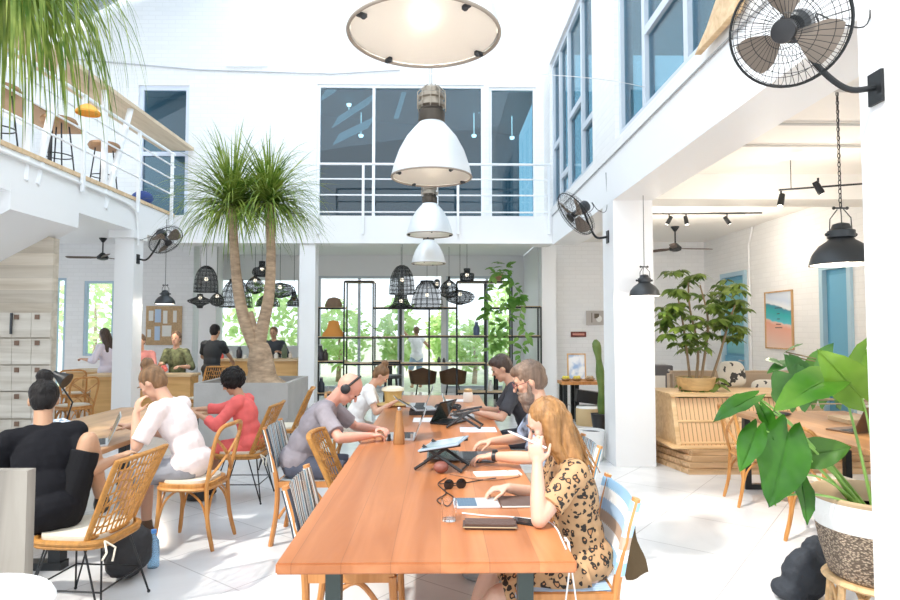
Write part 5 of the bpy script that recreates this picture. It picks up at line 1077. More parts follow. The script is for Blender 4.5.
# ================================================================ RIGHT ROOM
m, nt, b = nm('slatted_bamboo'); N = nt.nodes; L = nt.links; g = N.new('ShaderNodeNewGeometry'); s = N.new('ShaderNodeSeparateXYZ'); L.new(g.outputs['Position'], s.inputs[0])
d = N.new('ShaderNodeMath'); d.operation = 'DIVIDE'; d.inputs[1].default_value = .05; L.new(s.outputs[0], d.inputs[0]); f_ = N.new('ShaderNodeMath'); f_.operation = 'FRACT'; L.new(d.outputs[0], f_.inputs[0])
r_ = N.new('ShaderNodeValToRGB'); r_.color_ramp.elements[0].position = .06; r_.color_ramp.elements[0].color = (.26, .13, .05, 1); r_.color_ramp.elements[1].position = .25; r_.color_ramp.elements[1].color = (.82, .54, .30, 1); L.new(f_.outputs[0], r_.inputs[0]); L.new(r_.outputs[0], b.inputs[0]); b.inputs['Roughness'].default_value = .5; SLAT = m
t = thing('bamboo_platform', 'low stepped bamboo platform with a chamfered corner beside the far right column', 'platform', (3.9, 8, 0))
def chamf(o): return [(3.42-.0+o*.3, 6.78+o, 0), (5.5, 6.78+o, 0), (5.5, 9.4, 0), (2.55+o, 9.4, 0), (2.55+o, 7.75+o*.3, 0)]
for i in range(4):
    bm = new(); q = P(688, 475, 6.78); pts = [(2.72+i*.03, 6.80+i*.035, i*.062), (5.5, 6.80+i*.035, i*.062), (5.5, 9.6, i*.062), (2.53+i*.02, 9.6, i*.062), (2.53+i*.02, 7.72, i*.062)]; prism(bm, pts, (0, 0, .056)); obj('tier', bm, wood('bamboo_tier%d' % i, (.44, .25, .11), (.84, .58, .34), .5, 0, 3+i), t, smooth=False, world=True)
bm = new(); box(bm, (2.6, 6.95, .248), (5.5, 9.6, .262)); obj('deck', bm, BAMBOO, t, smooth=False, world=True)
t = thing('bamboo_bench', 'bamboo bench with a sloping slatted front, standing on the stepped platform', 'bench', (3.5, 7.5, .262))
x0, x1 = P(676, 430, 7.15).x, P(800, 430, 7.15).x
bm = new(); prism(bm, [(x0-.02, 7.10, .262), (x0+.03, 7.26, .78), (x0+.03, 7.30, .78), (x0-.02, 7.16, .262)], (x1-x0, 0, 0)); obj('front_panel', bm, SLAT, t, smooth=False, world=True)
for z in (.50, .265): bm = new(); tube(bm, [(x0-.02, 7.11+(z-.26)*.3, z+.02), (x1, 7.11+(z-.26)*.3, z+.02)], .016, 8); obj('rail', bm, BAMBOO, t, world=True)
for x in (x0-.02, x1): bm = new(); prism(bm, [(x, 7.08, .262), (x+.0, 7.9, .262), (x, 7.9, .80), (x, 7.24, .80)], (.05, 0, 0)); obj('side_panel', bm, BAMBOO, t, smooth=False, world=True)
bm = new(); box(bm, (x0-.04, 7.2, .80), (x1+.06, 7.95, .835)); obj('seat', bm, BAMBOO, t, smooth=False, world=True)
t = thing('stool', 'small orange wooden stool between the grey bin and the bamboo bench', 'stool', (2.72, 8.35, .262)); bm = new(); box(bm, (-.16, -.14, .40), (.16, .14, .44), bev=.004); obj('seat', bm, TEAK, t)
for sx in (1, -1):
    for sy in (1, -1): bm = new(); tube(bm, [(sx*.12, sy*.10, .40), (sx*.14, sy*.12, 0)], .018, 8); obj('leg', bm, TEAK, t)
p = P(660, 400, 9.9); t = thing('waste_bin', 'tall dark grey bin with a white notice on its front', 'bin', (p.x+.02, 9.9, 0)); bm = new(); box(bm, (-.20, 0, 0), (.20, .35, 1.0), bev=.01); obj('body', bm, mat('dark_grey_panel', (.13, .13, .14), .5), t)
bm = new(); box(bm, (-.17, -.006, .60), (.07, -.001, .84)); obj('notice', bm, MATS['paper'], t, smooth=False); bm = new(); ball(bm, (.13, -.0, .92), .022, 10); obj('button', bm, mat('steel', (.6, .6, .6)), t)
# umbrella tree in bowl
p = P(696, 404, 7.55); t = thing('umbrella_tree', 'tall leafy umbrella tree in a shallow wooden bowl on the bamboo bench', 'plant', (p.x, 7.55, .835))
bm = new(); lathe(bm, [(.16, 0), (.20, .02), (.235, .17), (.215, .17), (.19, .12), (.02, .12)], (0, 0, 0), 30); obj('bowl', bm, wood('bowl_wood', (.42, .28, .13), (.6, .42, .2), .5, 0, 4), t)
rnd = random.Random(11)
def wpt(px, py, Y): return P(px, py, Y)-V(t.location)
stems = [[(692, 398), (689, 370), (684, 330), (678, 298)], [(698, 398), (704, 360), (708, 320), (700, 285)], [(704, 399), (718, 360), (728, 325), (735, 305)], [(694, 399), (698, 350), (690, 310), (688, 280)]]
for s_ in stems:
    bm = new(); pts = catmull([wpt(a, b_, 7.55+rnd.uniform(-.06, .06)) for a, b_ in s_], 4); tube(bm, pts, [.020-.011*i/(len(pts)-1) for i in range(len(pts))], 7); obj('stem', bm, mat('brown_stem', (.28, .20, .12), .8), t)
bm = new()
spots = []
while len(spots) < 95:
    a, b_ = rnd.uniform(662, 748), rnd.uniform(268, 350)
    dx, dy = (a-702)/44, (b_-308)/44
    if dx*dx+dy*dy < 1 or (b_ < 300 and 664 < a < 715): spots.append((a, b_, 7.55+rnd.uniform(-.28, .3)))
spots += [(rnd.uniform(680, 722), rnd.uniform(370, 398), 7.5+rnd.uniform(-.1, .15)) for _ in range(16)]
for a, b_, Y in spots:
    c = wpt(a, b_, Y); hub = V((rnd.uniform(-.3, .3), rnd.uniform(-.6, .1), 1)).normalized(); tube(bm, [c, c-V(((a-700)*.0006, 0, .10))], .003, 4)
    for k in range(8):
        an = k*2*pi/8+rnd.random(); d = V((cos(an), sin(an), -.25+rnd.uniform(-.25, .1))); leaf(bm, c+d*.02, c+d.normalized()*rnd.uniform(.13, .19), .068, hub, .15, .3, heart=False, n=8)
obj('foliage', bm, leafmat('umbrella_leaf', (.05, .11, .015), (.22, .31, .06), scale=7), t)
# sofa + cushions
t = thing('sofa', 'beige sofa behind the right table against the white wall', 'sofa', (4.25, 8.6, .262)); SOF = mat('beige_fabric', (.52, .40, .29), .85, bump=.3, bscale=90)
bm = new(); box(bm, (-.95, -.25, 0), (.95, .35, .28), bev=.03); obj('seat', bm, SOF, t); bm = new(); box(bm, (-.95, .25, .28), (.95, .45, .72), bev=.04); obj('backrest', bm, SOF, t)
m, nt, b = nm('cushion_print'); N = nt.nodes; n = N.new('ShaderNodeTexNoise'); n.inputs['Scale'].default_value = 9; r_ = N.new('ShaderNodeValToRGB'); r_.color_ramp.interpolation = 'CONSTANT'; r_.color_ramp.elements[0].color = (.04, .04, .04, 1); r_.color_ramp.elements[1].position = .43; r_.color_ramp.elements[1].color = (.72, .68, .6, 1); tc = N.new('ShaderNodeTexCoord'); nt.links.new(tc.outputs['Object'], n.inputs[0]); nt.links.new(n.outputs[0], r_.inputs[0]); nt.links.new(r_.outputs[0], b.inputs[0]); PRINT = m
for (px, py, Y, lb, mm, rz) in ((734, 400, 8.0, 'cream cushion with black leaf print on the bamboo bench', PRINT, 12), (770, 402, 8.55, 'small cream patterned cushion on the beige sofa', PRINT, -10)):
    bm = new(); ball(bm, (0, 0, .17), (.20, .065, .17), 20)
    for v in bm.verts: v.co.x = .20*math.copysign(min(1, abs(v.co.x/.2)**.6), v.co.x); v.co.z = .17+.17*math.copysign(min(1, abs((v.co.z-.17)/.17)**.6), v.co.z-.17)
    o = single('cushion', bm, mm, lb, 'cushion'); q = P(px, py, Y); o.location = (q.x, Y if py < 401 else 8.62, .835 if py < 401 else .545); o.rotation_euler = (R(-12), 0, R(rz))
# wall art
def framed(name, label, cat, c, w, h, axis, art, fm, lean=0):
    t = thing(name, label, cat, c, -90 if axis == 'y' else 0); f = .022; bm = new()
    box(bm, (-w/2, -.03, 0), (-w/2+f, 0, h)); box(bm, (w/2-f, -.03, 0), (w/2, 0, h)); box(bm, (-w/2+f, -.03, 0), (w/2-f, 0, f)); box(bm, (-w/2+f, -.03, h-f), (w/2-f, 0, h)); obj('frame', bm, fm, t, smooth=False)
    bm = new(); box(bm, (-w/2+f, -.016, f), (w/2-f, -.004, h-f)); obj('picture', bm, art, t, smooth=False)
    if lean: t.rotation_euler = (R(lean), 0, 0)
    return t
m, nt, b = nm('sea_poster'); N = nt.nodes; L = nt.links; tc = N.new('ShaderNodeTexCoord'); s = N.new('ShaderNodeSeparateXYZ'); L.new(tc.outputs['Object'], s.inputs[0]); n = N.new('ShaderNodeTexNoise'); n.inputs['Scale'].default_value = 4; L.new(tc.outputs['Object'], n.inputs[0])
ma = N.new('ShaderNodeMath'); ma.operation = 'MULTIPLY_ADD'; ma.inputs[1].default_value = .12; L.new(n.outputs[0], ma.inputs[0]); m2_ = N.new('ShaderNodeMath'); m2_.operation = 'MULTIPLY_ADD'; m2_.inputs[1].default_value = 1.03; m2_.inputs[2].default_value = 0; L.new(s.outputs[2], m2_.inputs[0]); m3 = N.new('ShaderNodeMath'); m3.operation = 'MULTIPLY_ADD'; m3.inputs[1].default_value = .18; L.new(s.outputs[0], m3.inputs[0]); L.new(m2_.outputs[0], m3.inputs[2]); L.new(m3.outputs[0], ma.inputs[2])
r_ = N.new('ShaderNodeValToRGB'); e = r_.color_ramp.elements; e[0].position = 0; e[0].color = (.80, .62, .52, 1); e[1].position = 1; e[1].color = (.66, .72, .80, 1)
for ps, c in ((.45, (.84, .40, .28, 1)), (.50, (.85, .58, .48, 1)), (.52, (.10, .50, .58, 1)), (.66, (.03, .42, .42, 1)), (.77, (.05, .25, .33, 1)), (.80, (.82, .84, .86, 1)), (.9, (.60, .68, .80, 1))): q = e.new(ps); q.color = c
L.new(ma.outputs[0], r_.inputs[0]); L.new(r_.outputs[0], b.inputs[0])
a, b_ = P(764, 300, 10.3), P(790, 345, 9.6); d = ray(776, 349); zb_ = 1.6+d.z*5.55/d.x; d = ray(776, 291); zt_ = 1.6+d.z*5.55/d.x; y_ = d.y*5.55/d.x; d1 = ray(763, 320); d2 = ray(790, 320); w_ = d1.y*5.6/d1.x-d2.y*5.6/d2.x
t = framed('poster', 'framed poster of teal sea and pink sand on the white right wall', 'poster', (5.597, y_, zb_), w_, zt_-zb_, 'y', m, wood('frame_wood', (.5, .28, .12), (.66, .42, .2), .5, 2, 4)); h_ = zt_-zb_
bm = new()
for z, w in ((.70, .13), (.60, .05), (.51, .05), (.42, .09), (.36, .13)):
    box(bm, (-w*w_*1.0, -.0185, z*h_), (w*w_, -.0175, z*h_+.014))
obj('lettering', bm, mat('ink', (.08, .07, .07), .7), t, smooth=False)
def text(s, size, m, parent=None, loc=(0, 0, 0), rot=(R(90), 0, 0), ext=.002):
    c = bpy.data.curves.new('lettering', 'FONT'); c.body = s; c.size = size; c.extrude = ext; c.align_x = 'CENTER'; c.align_y = 'CENTER'
    o = bpy.data.objects.new('lettering', c); COL.objects.link(o); me = bpy.data.meshes.new_from_object(o.evaluated_get(bpy.context.evaluated_depsgraph_get())); bpy.data.objects.remove(o)
    me.materials.clear(); me.materials.append(m); o = bpy.data.objects.new('lettering', me); COL.objects.link(o); o.location = loc; o.rotation_euler = rot
    if parent: o.parent = parent
    return o
p = P(578.5, 337, 12.98); t = thing('wall_sign', 'small red-brown rectangular sign on the far white wall', 'sign', (p.x, 12.995, p.z)); bm = new(); box(bm, (-.16, -.02, 0), (.16, 0, .11)); obj('board', bm, mat('maroon_board', (.16, .03, .025), .5), t, smooth=False); bm = new(); box(bm, (-.125, -.023, .035), (.125, -.0195, .078)); obj('panel', bm, mat('terracotta', (.62, .28, .22), .6), t, smooth=False)
p = P(600, 325, 12.98); t = thing('photo_board', 'grey photo board partly hidden by the far right column', 'picture', (p.x, 12.995, p.z)); bm = new(); box(bm, (-.29, -.02, 0), (.29, 0, .30)); obj('board', bm, mat('grey_board', (.50, .46, .43), .6), t, smooth=False)
bm = new(); box(bm, (-.18, -.024, .05), (-.165, -.02, .26)); box(bm, (-.12, -.024, .14), (-.02, -.02, .24)); box(bm, (.1, -.024, .05), (.28, -.02, .28)); obj('print', bm, mat('dark_print', (.14, .11, .08), .6), t, smooth=False); bm = new(); ball(bm, (-.02, -.021, .13), (.06, .004, .07), 12); obj('figure', bm, MATS['paper'], t)
# sideboard table at the far right wall
Y0 = 10.6; xa, xb = P(562, 390, Y0).x, P(600, 390, Y0).x+.25; zt_ = P(575, 382, Y0).z
t = thing('console_table', 'console table with orange wooden top and black legs, against the far wall', 'table', ((xa+xb)/2, Y0+.2, 0)); bm = new(); box(bm, (xa, Y0, zt_-.05), (xb, Y0+.42, zt_)); obj('tabletop', bm, TEAK, t, smooth=False, world=True)
for x in (xa+.06, xb-.06, xa+.26):
    for y in (Y0+.04, Y0+.36): bm = new(); box(bm, (x-.035, y-.03, 0), (x+.035, y+.03, zt_-.05)); obj('leg', bm, BLK, t, smooth=False, world=True)
p = P(588, 433, Y0); bm = new(); lathe(bm, [(.19, 0), (.2, .02), (.2, .26), (.19, .28)], (0, 0, 0), 24); t = thing('wicker_basket', 'round tan wicker basket with a white lining under the console table', 'basket', (P(588, 410, 10.3).x, 10.3, 0)); obj('body', bm, mat('tan_wicker', (.62, .45, .24), .7, bump=.6, bscale=120), t); bm = new(); lathe(bm, [(.195, .281), (.18, .31), (.02, .325)], (0, 0, 0), 24); obj('lining', bm, mat('white_cloth', (.88, .86, .82), .8), t)
bm = new(); box(bm, (-.22, -.1, 0), (.22, .1, .20), rot=Matrix.Rotation(R(8), 3, 'Y')); o = single('tray', bm, BLKP, 'dark crate lying on the white-lined basket', 'crate', smooth=False); o.location = (P(588, 400, 10.3).x+.02, 10.3, .327)
for (px, py, c, lb) in ((566, 381, (.72, .62, .08), 'yellow-green fruit bowl at the left on the console table'), (577, 380, (.75, .62, .12), 'yellow fruit in a low bowl in the middle of the console table'), (590, 380, (.45, .33, .22), 'brown bowl at the right end of the console table')):
    q = P(px, 382, Y0+.2); t = thing('fruit_bowl', lb, 'bowl', (q.x, Y0+.2, zt_), 0, 'bowls on the console table'); bm = new(); lathe(bm, [(.05, 0), (.09, .04), (.085, .045), (.02, .015)], (0, 0, 0), 20); obj('bowl', bm, mat('wood_bowl', (.4, .28, .15), .6), t)
    bm = new(); [ball(bm, (dx, dy, .06), .032, 10) for dx, dy in ((-.035, 0), (.035, .01), (0, -.02))]; obj('contents', bm, mat('fruit_%d' % px, c, .5), t)
m, nt, b = nm('blue_abstract'); N = nt.nodes; n = N.new('ShaderNodeTexNoise'); n.inputs['Scale'].default_value = 6; tc = N.new('ShaderNodeTexCoord'); nt.links.new(tc.outputs['Object'], n.inputs[0]); r_ = N.new('ShaderNodeValToRGB'); r_.color_ramp.elements[0].position = .38; r_.color_ramp.elements[0].color = (.35, .5, .75, 1); r_.color_ramp.elements[1].position = .55; r_.color_ramp.elements[1].color = (.86, .88, .92, 1); nt.links.new(n.outputs[0], r_.inputs[0]); nt.links.new(r_.outputs[0], b.inputs[0])
q = P(577, 382, Y0+.34); framed('picture_frame', 'framed pale blue abstract picture leaning on the wall behind the console bowls', 'picture', (q.x, Y0+.36, zt_), .33, .47, 'x', m, MATS['frame_wood'], -5)
# cactus in a pot
q = P(601, 400, 9.6); t = thing('cactus', 'tall green column cactus in a pot partly behind the far right column', 'plant', (q.x-.02, 9.6, 0)); bm = new(); pts = catmull([(.03, 0, .28), (.02, 0, .7), (-.01, 0, 1.1), (-.06, 0, 1.42)], 6); rs = [.055+.012*sin(i*.9) for i in range(len(pts)-1)]+[.02]; tube(bm, pts, rs, 12)
for i, v in enumerate(bm.verts): v.co.x += .006*((i % 12) % 2)
obj('stem', bm, leafmat('cactus_green', (.12, .22, .05), (.28, .38, .12)), t); bm = new(); lathe(bm, [(.10, 0), (.14, .28), (.12, .28), (.02, .25)], (0, 0, 0), 24); obj('pot', bm, BLKP, t)
q = F(601, 462, 0); t = thing('white_bucket', 'white round bucket with a dark opening beside the far right column', 'bucket', (P(601, 450, 7.6).x, 7.6, 0)); bm = new(); lathe(bm, [(.13, 0), (.165, .36), (.15, .36), (.14, .33)], (0, 0, 0), 28, capt=False); obj('body', bm, mat('white_enamel', (.88, .87, .85), .4), t); bm = new(); lathe(bm, [(.01, .325), (.141, .33)], (0, 0, 0), 28, capb=False); obj('liner', bm, DENIM, t)
t.location.x -= .12
# right table
t = thing('work_table', 'brown wooden table on dark metal frame legs in the right arcade', 'table', (3.5, 5.0, 0)); bm = new(); box(bm, (2.98, 3.75, .712), (4.15, 6.35, .75), bev=.005); obj('tabletop', bm, wood('walnut_top', (.34, .16, .06), (.52, .28, .12), .3, 1, 2.5), t, world=True)
for y in (3.95, 6.2):
    for x in (3.06, 4.07): bm = new(); box(bm, (x-.03, y-.03, .05), (x+.03, y+.03, .712)); obj('leg', bm, BLK, t, smooth=False, world=True)
    bm = new(); box(bm, (3.03, y-.03, 0), (4.10, y+.03, .05)); obj('foot_bar', bm, BLK, t, smooth=False, world=True)
laptop('brown-lidded open laptop standing on the right table', (3.42, 5.12, .75), 200, 118, m=mat('bronze_alu', (.20, .13, .09), .4, .4), w=.34, d=.24)
q = F(831, 414, .75); t = thing('tumbler', 'silver steel tumbler on the right table', 'cup', (3.36, 4.78, .75)); bm = new(); lathe(bm, [(.030, 0), (.038, .13), (.034, .13), (.028, .01)], (0, 0, 0), 20, capt=False); obj('body', bm, mat('steel', (.6, .6, .6), .3, .9), t)
bm = new(); ball(bm, (3.26, 6.05, .765), (.17, .10, .016), 20); single('round_pouch', bm, DENIM, 'flat dark pouch at the far end of the right table', 'pouch')
bm = new(); box(bm, (3.46, 4.35, .75), (3.78, 4.6, .758)); single('paper_sheet', bm, MATS['paper'], 'loose white papers on the right table beside the tumbler', 'paper', smooth=False)
bm = new(); box(bm, (3.6, 5.45, .75), (3.85, 5.75, .79), bev=.004); single('book', bm, mat('tan_book', (.5, .38, .25), .7), 'tan book behind the brown-lidded laptop', 'book')
t = thing('armchair', 'dark brown leather armchair on the far side of the right table', 'chair', (4.55, 5.6, 0), 90); LE = mat('brown_leather', (.14, .07, .04), .45, bump=.2); bm = new(); box(bm, (-.28, -.26, .30), (.28, .26, .44), bev=.04); obj('seat', bm, LE, t); bm = new(); box(bm, (-.28, -.34, .42), (.28, -.22, .92), bev=.04); obj('backrest', bm, LE, t)
for sx in (1, -1):
    for sy in (1, -1): bm = new(); tube(bm, [(sx*.23, sy*.22, .30), (sx*.24, sy*.24, 0)], .018, 8); obj('leg', bm, BLK, t)
# ---- big-leaf plant in basket on rattan stool
SX, SY = 2.30, 3.30
t = thing('rattan_stool', 'round rattan stool under the potted big-leaf plant', 'stool', (SX, SY, 0)); RN = mat('rattan_pale', (.74, .48, .24), .45, var=.2, vscale=30)
bm = new(); lathe(bm, [(.02, .262), (.235, .262), (.25, .275), (.235, .292), (.02, .292)], (0, 0, 0), 32); obj('seat', bm, RN, t)
for i in range(6): a = i*pi/3+.2; bm = new(); tube(bm, [(.21*cos(a), .21*sin(a), .262), (.235*cos(a), .235*sin(a), 0)], .018, 8); obj('leg', bm, RN, t)
for i in range(6): a = i*pi/3+.2; c = a+pi/3; bm = new(); tube(bm, catmull([(.215*cos(a), .215*sin(a), .06), (.20*cos(a+.5), .20*sin(a+.5), .22), (.215*cos(c), .215*sin(c), .06)], 6), .010, 6); obj('brace', bm, RN, t)
t = thing('leaf_plant', 'potted plant with huge glossy heart-shaped leaves in a woven basket, near right', 'plant', (SX, SY, .292))
m, nt, b = nm('jute_weave'); N = nt.nodes; L = nt.links; g = N.new('ShaderNodeTexCoord'); v_ = N.new('ShaderNodeTexVoronoi'); v_.inputs['Scale'].default_value = 75; mp = N.new('ShaderNodeMapping'); mp.inputs['Scale'].default_value = (1, 1, 1.6); L.new(g.outputs['Object'], mp.inputs[0]); L.new(mp.outputs[0], v_.inputs[0]); r_ = N.new('ShaderNodeValToRGB'); r_.color_ramp.elements[0].position = .25; r_.color_ramp.elements[0].color = (.55, .43, .32, 1); r_.color_ramp.elements[1].position = .6; r_.color_ramp.elements[1].color = (.16, .12, .09, 1); L.new(v_.outputs['Distance'], r_.inputs[0]); L.new(r_.outputs[0], b.inputs[0]); b.inputs['Roughness'].default_value = .9
bp = N.new('ShaderNodeBump'); bp.inputs['Distance'].default_value = .01; bp.invert = True; L.new(v_.outputs['Distance'], bp.inputs['Height']); L.new(bp.outputs[0], b.inputs['Normal']); JUTE = m
bm = new(); lathe(bm, [(.20, 0), (.215, .01), (.255, .14), (.275, .24)], (0, 0, 0), 40, capt=False); obj('basket_base', bm, JUTE, t)
bm = new(); lathe(bm, [(.2755, .24), (.290, .30), (.298, .355), (.296, .37)], (0, 0, 0), 40, capb=False, capt=False); obj('basket_band', bm, mat('white_cotton', (.88, .87, .85), .85, bump=.3, bscale=150), t)
bm = new(); lathe(bm, [(.297, .371), (.30, .385), (.292, .395), (.278, .385), (.26, .33), (.25, .30)], (0, 0, 0), 40, capb=False, capt=False); obj('basket_rim', bm, mat('tan_lining', (.50, .36, .22), .8), t)
bm = new(); lathe(bm, [(.02, .30), (.251, .30)], (0, 0, 0), 30, capb=False); obj('soil', bm, SOIL, t)
for o_ in t.children: o_.scale = (1, 1, 1.1)
root = V((SX, SY, .63))
def bl_(b0, y0, b1, y1, w, up, via=None, drp=.12, mt=None, fold=.3):
    A_, B_ = P(*b0, y0), P(*b1, y1); bm = new(); leaf(bm, A_, B_, w, up, fold, drp); bmesh.ops.subdivide_edges(bm, edges=bm.edges[:], cuts=1, use_grid_fill=True)
    for v in bm.verts: v.co += V((0, 0, 1))*.006*noise.noise(v.co*22)
    tube(bm, [A_, A_*.5+B_*.5-V(up)*.0+V(up).normalized()*(-drp*.25*(B_-A_).length+.002), B_-V(up).normalized()*drp*(B_-A_).length], [.004, .003, .001], 5); o = obj('leaf', bm, mt or BIGLEAF, t, world=True)
    bm = new(); s_ = root+V((random.uniform(-.07, .07), random.uniform(-.06, .06), -.02)); tube(bm, bez(s_, via or (s_*.4+A_*.6+V((0, 0, .12))), A_, 10), [.009-.0005*i for i in range(11)], 6); obj('stalk', bm, mat('stalk_green', (.28, .50, .12), .4), t, world=True)
YEL = leafmat('bright_leaf', (.10, .26, .015), (.22, .38, .05), rough=.25)
bl_((838, 374), 3.2, (779, 399), 2.85, .20, (.1, -.6, 1), mt=leafmat('mid_leaf', (.04, .16, .012), (.13, .29, .035), rough=.25))
bl_((862, 398), 3.15, (822, 352), 3.05, .21, (-.45, -.8, .2), mt=YEL)
bl_((866, 350), 3.3, (846, 398), 3.15, .16, (.3, -1, .3), mt=YEL)
bl_((788, 432), 3.0, (771, 507), 2.80, .245, (-.15, -1, .25), drp=.05)
bl_((757, 428), 2.95, (741, 468), 2.75, .12, (-.5, -1, .3), drp=.1)
bl_((755, 396), 3.0, (714, 415), 2.85, .115, (-.2, -.5, 1))
bl_((800, 456), 3.15, (852, 447), 3.05, .16, (.1, -1, .35), mt=leafmat('deep_leaf', (.03, .11, .012), (.08, .20, .02), rough=.3))
bl_((801, 476), 3.05, (809, 524), 2.85, .125, (.2, -1, .15), drp=.04)
bl_((760, 405), 3.1, (776, 436), 2.95, .10, (.2, -1, .4))
bl_((772, 500), 3.0, (762, 470), 3.02, .06, (0, -1, 0), mt=YEL)
DL = leafmat('dark_fig_leaf', (.035, .14, .03), (.12, .28, .07), rough=.3)
# second plant behind, on the right table end
t = thing('fig_plant', 'dark-leaved potted plant standing behind the big-leaf plant', 'plant', (3.95, 4.3, .75)); bm = new(); lathe(bm, [(.08, 0), (.11, .16), (.10, .16), (.02, .14)], (0, 0, 0), 24); obj('pot', bm, mat('blue_glaze', (.15, .35, .5), .25), t)
for (b0, y0, b1, y1, w, up) in (((798, 404), 4.1, (800, 362), 4.05, .26, (.1, -1, .3)), ((812, 392), 4.2, (790, 356), 4.0, .20, (-.2, -1, .3)), ((790, 398), 4.1, (776, 372), 4.0, .22, (-.3, -1, .3)), ((818, 400), 4.2, (826, 352), 4.1, .22, (.2, -1, .2)), ((808, 372), 4.3, (835, 344), 4.2, .15, (.2, -1, .4)), ((786, 352), 4.2, (801, 342), 4.1, .08, (0, -.6, 1)), ((783, 365), 4.2, (767, 357), 4.1, .08, (0, -.8, 1)), ((786, 362), 4.2, (768, 371), 4.1, .07, (0, -.8, 1)), ((790, 356), 4.2, (806, 366), 4.1, .08, (0, -.8, 1)), ((842, 402), 4.2, (838, 372), 4.1, .2, (.3, -1, .2))):
    A_, B_ = P(*b0, y0), P(*b1, y1); bm = new(); leaf(bm, A_, B_, w, up, .3, .12); obj('leaf', bm, DL, t, world=True); bm = new(); tube(bm, bez((3.95, 4.3, .88), (3.95, 4.25, 1.1), A_, 8), .005, 5); obj('stalk', bm, mat('brown_stem', (.28, .2, .12)), t, world=True)
# black bag bottom right
bm = new(); ball(bm, (0, 0, .17), (.17, .13, .18), 20); ball(bm, (.10, .05, .30), (.10, .08, .12), 14); ball(bm, (-.12, 0, .07), (.13, .12, .08), 14); g = baked(bm, .012, 2, .014, 12)
for v in g.verts: v.co.z = max(v.co.z, 0)
o = single('tote_bag', g, mat('black_canvas', (.03, .035, .045), .8, bump=.3, bscale=70), 'black slouching bag on the floor left of the rattan stool', 'bag'); o.location = (2.15, 3.70, 0); o.scale = (.8, .8, .85)
# ================================================================ BACK: SHELF, BAR
SY_ = 12.25; XX = lambda px: P(px, 330, SY_).x; ZZ = lambda py: P(430, py, SY_).z
t = thing('shelving_unit', 'wide open shelving of black steel posts and wooden boards before the garden doors', 'shelf', ((XX(315)+XX(541))/2, SY_+.2, 0))
tops = {315: 307, 344: 280.5, 373: 280.5, 400: 307, 429: 307, 457: 280.5, 486: 280.5, 512: 280.5, 541: 306}
for px, tp in tops.items():
    for dy in (0, .38): bm = new(); x = XX(px); box(bm, (x-.014, SY_+dy-.014, 0), (x+.014, SY_+dy+.014, ZZ(tp)-.02)); obj('post', bm, BLK, t, smooth=False, world=True)
for (a, b_, py) in ((315, 344, 307), (315, 344, 361), (315, 373, 393), (344, 373, 280.5), (315, 400, 336.5), (344, 400, 363), (373, 457, 307), (457, 512, 280.5), (512, 541, 306), (486, 512, 307), (400, 486, 335.5), (486, 541, 335.5), (400, 486, 363), (457, 512, 392), (373, 400, 361)):
    bm = new(); z = ZZ(py); box(bm, (XX(a)+.001, SY_-.005, z-.035), (XX(b_)-.001, SY_+.385, z)); o = obj('shelf_board', bm, OAK, t, smooth=False, world=True)
    bm = new(); box(bm, (XX(a)+.015, SY_-.02, z-.045), (XX(b_)-.015, SY_-.006, z-.012)); obj('frame_bar', bm, BLK, t, smooth=False, world=True)
# things on the shelves
def onshelf(px, py): return V((XX(px), SY_+.18, ZZ(py)))
q = onshelf(332, 336.5); t = thing('crochet_basket', 'orange woven cover hanging at the left end of the shelving', 'basket', (q.x, q.y, q.z)); bm = new(); lathe(bm, [(.23, .0), (.22, .05), (.13, .16), (.10, .30), (.02, .32)], (0, 0, 0), 24); bmesh.ops.scale(bm, vec=(1, .75, 1), verts=bm.verts[:]); obj('body', bm, mat('orange_weave', (.85, .36, .08), .8, bump=.5, bscale=90), t)
q = onshelf(332, 307); t = thing('wicker_bowl', 'brown wicker dome basket on the top left shelf', 'basket', tuple(q)); bm = new(); lathe(bm, [(.16, 0), (.17, .05), (.12, .17), (.03, .2)], (0, 0, 0), 24); obj('body', bm, mat('brown_wicker', (.30, .20, .13), .7, bump=.6, bscale=90), t)
for i, (px, sh, h, c, lb) in enumerate(((319, 361, .30, (.04, .04, .05), 'tall black bottle'), (324, 361, .22, (.06, .05, .04), 'short black bottle'), (320, 393, .28, (.03, .04, .06), 'dark blue bottle'), (327, 393, .12, (.6, .62, .65), 'pale grey jar'), (335, 393, .14, (.7, .8, .85), 'pale blue jar'), (439, 363, .11, (.05, .05, .05), 'small black cup'), (444, 363, .09, (.05, .05, .05), 'squat black cup'), (477, 335.5, .26, (.1, .15, .28), 'dark blue vase'), (491, 392, .2, (.8, .8, .75), 'white jar'), (505, 392, .16, (.55, .7, .5), 'green jar'))):
    q = onshelf(px, sh); t = thing('bottle' if 'bottle' in lb else 'jar' if 'jar' in lb else 'cup' if 'cup' in lb else 'vase', lb+' standing on the open shelving behind the long table', 'bottle' if 'bottle' in lb else 'jar' if 'jar' in lb else 'cup' if 'cup' in lb else 'vase', tuple(q)); bm = new(); w = h*.2+.012; lathe(bm, [(w*.9, 0), (w, h*.1), (w, h*.6), (w*.5, h*.8), (w*.45, h)], (0, 0, 0), 16); obj('body', bm, mat('ob_%d' % i, c, .35), t); bm = new(); lathe(bm, [(w*.5, h), (w*.5, h*1.08)], (0, 0, 0), 12); obj('lid', bm, mat('steel', (.6, .6, .6)), t)
q = onshelf(499, 280.5); t = thing('trailing_plant', 'trailing green climber growing from the top shelf down the right side of the shelving', 'plant', tuple(q)); bm = new(); lathe(bm, [(.08, 0), (.11, .14), (.10, .14), (.02, .12)], (0, 0, 0), 20); obj('pot', bm, mat('terracotta_pot', (.55, .3, .2), .7), t)
bm = new(); rnd = random.Random(4); bm2 = new()
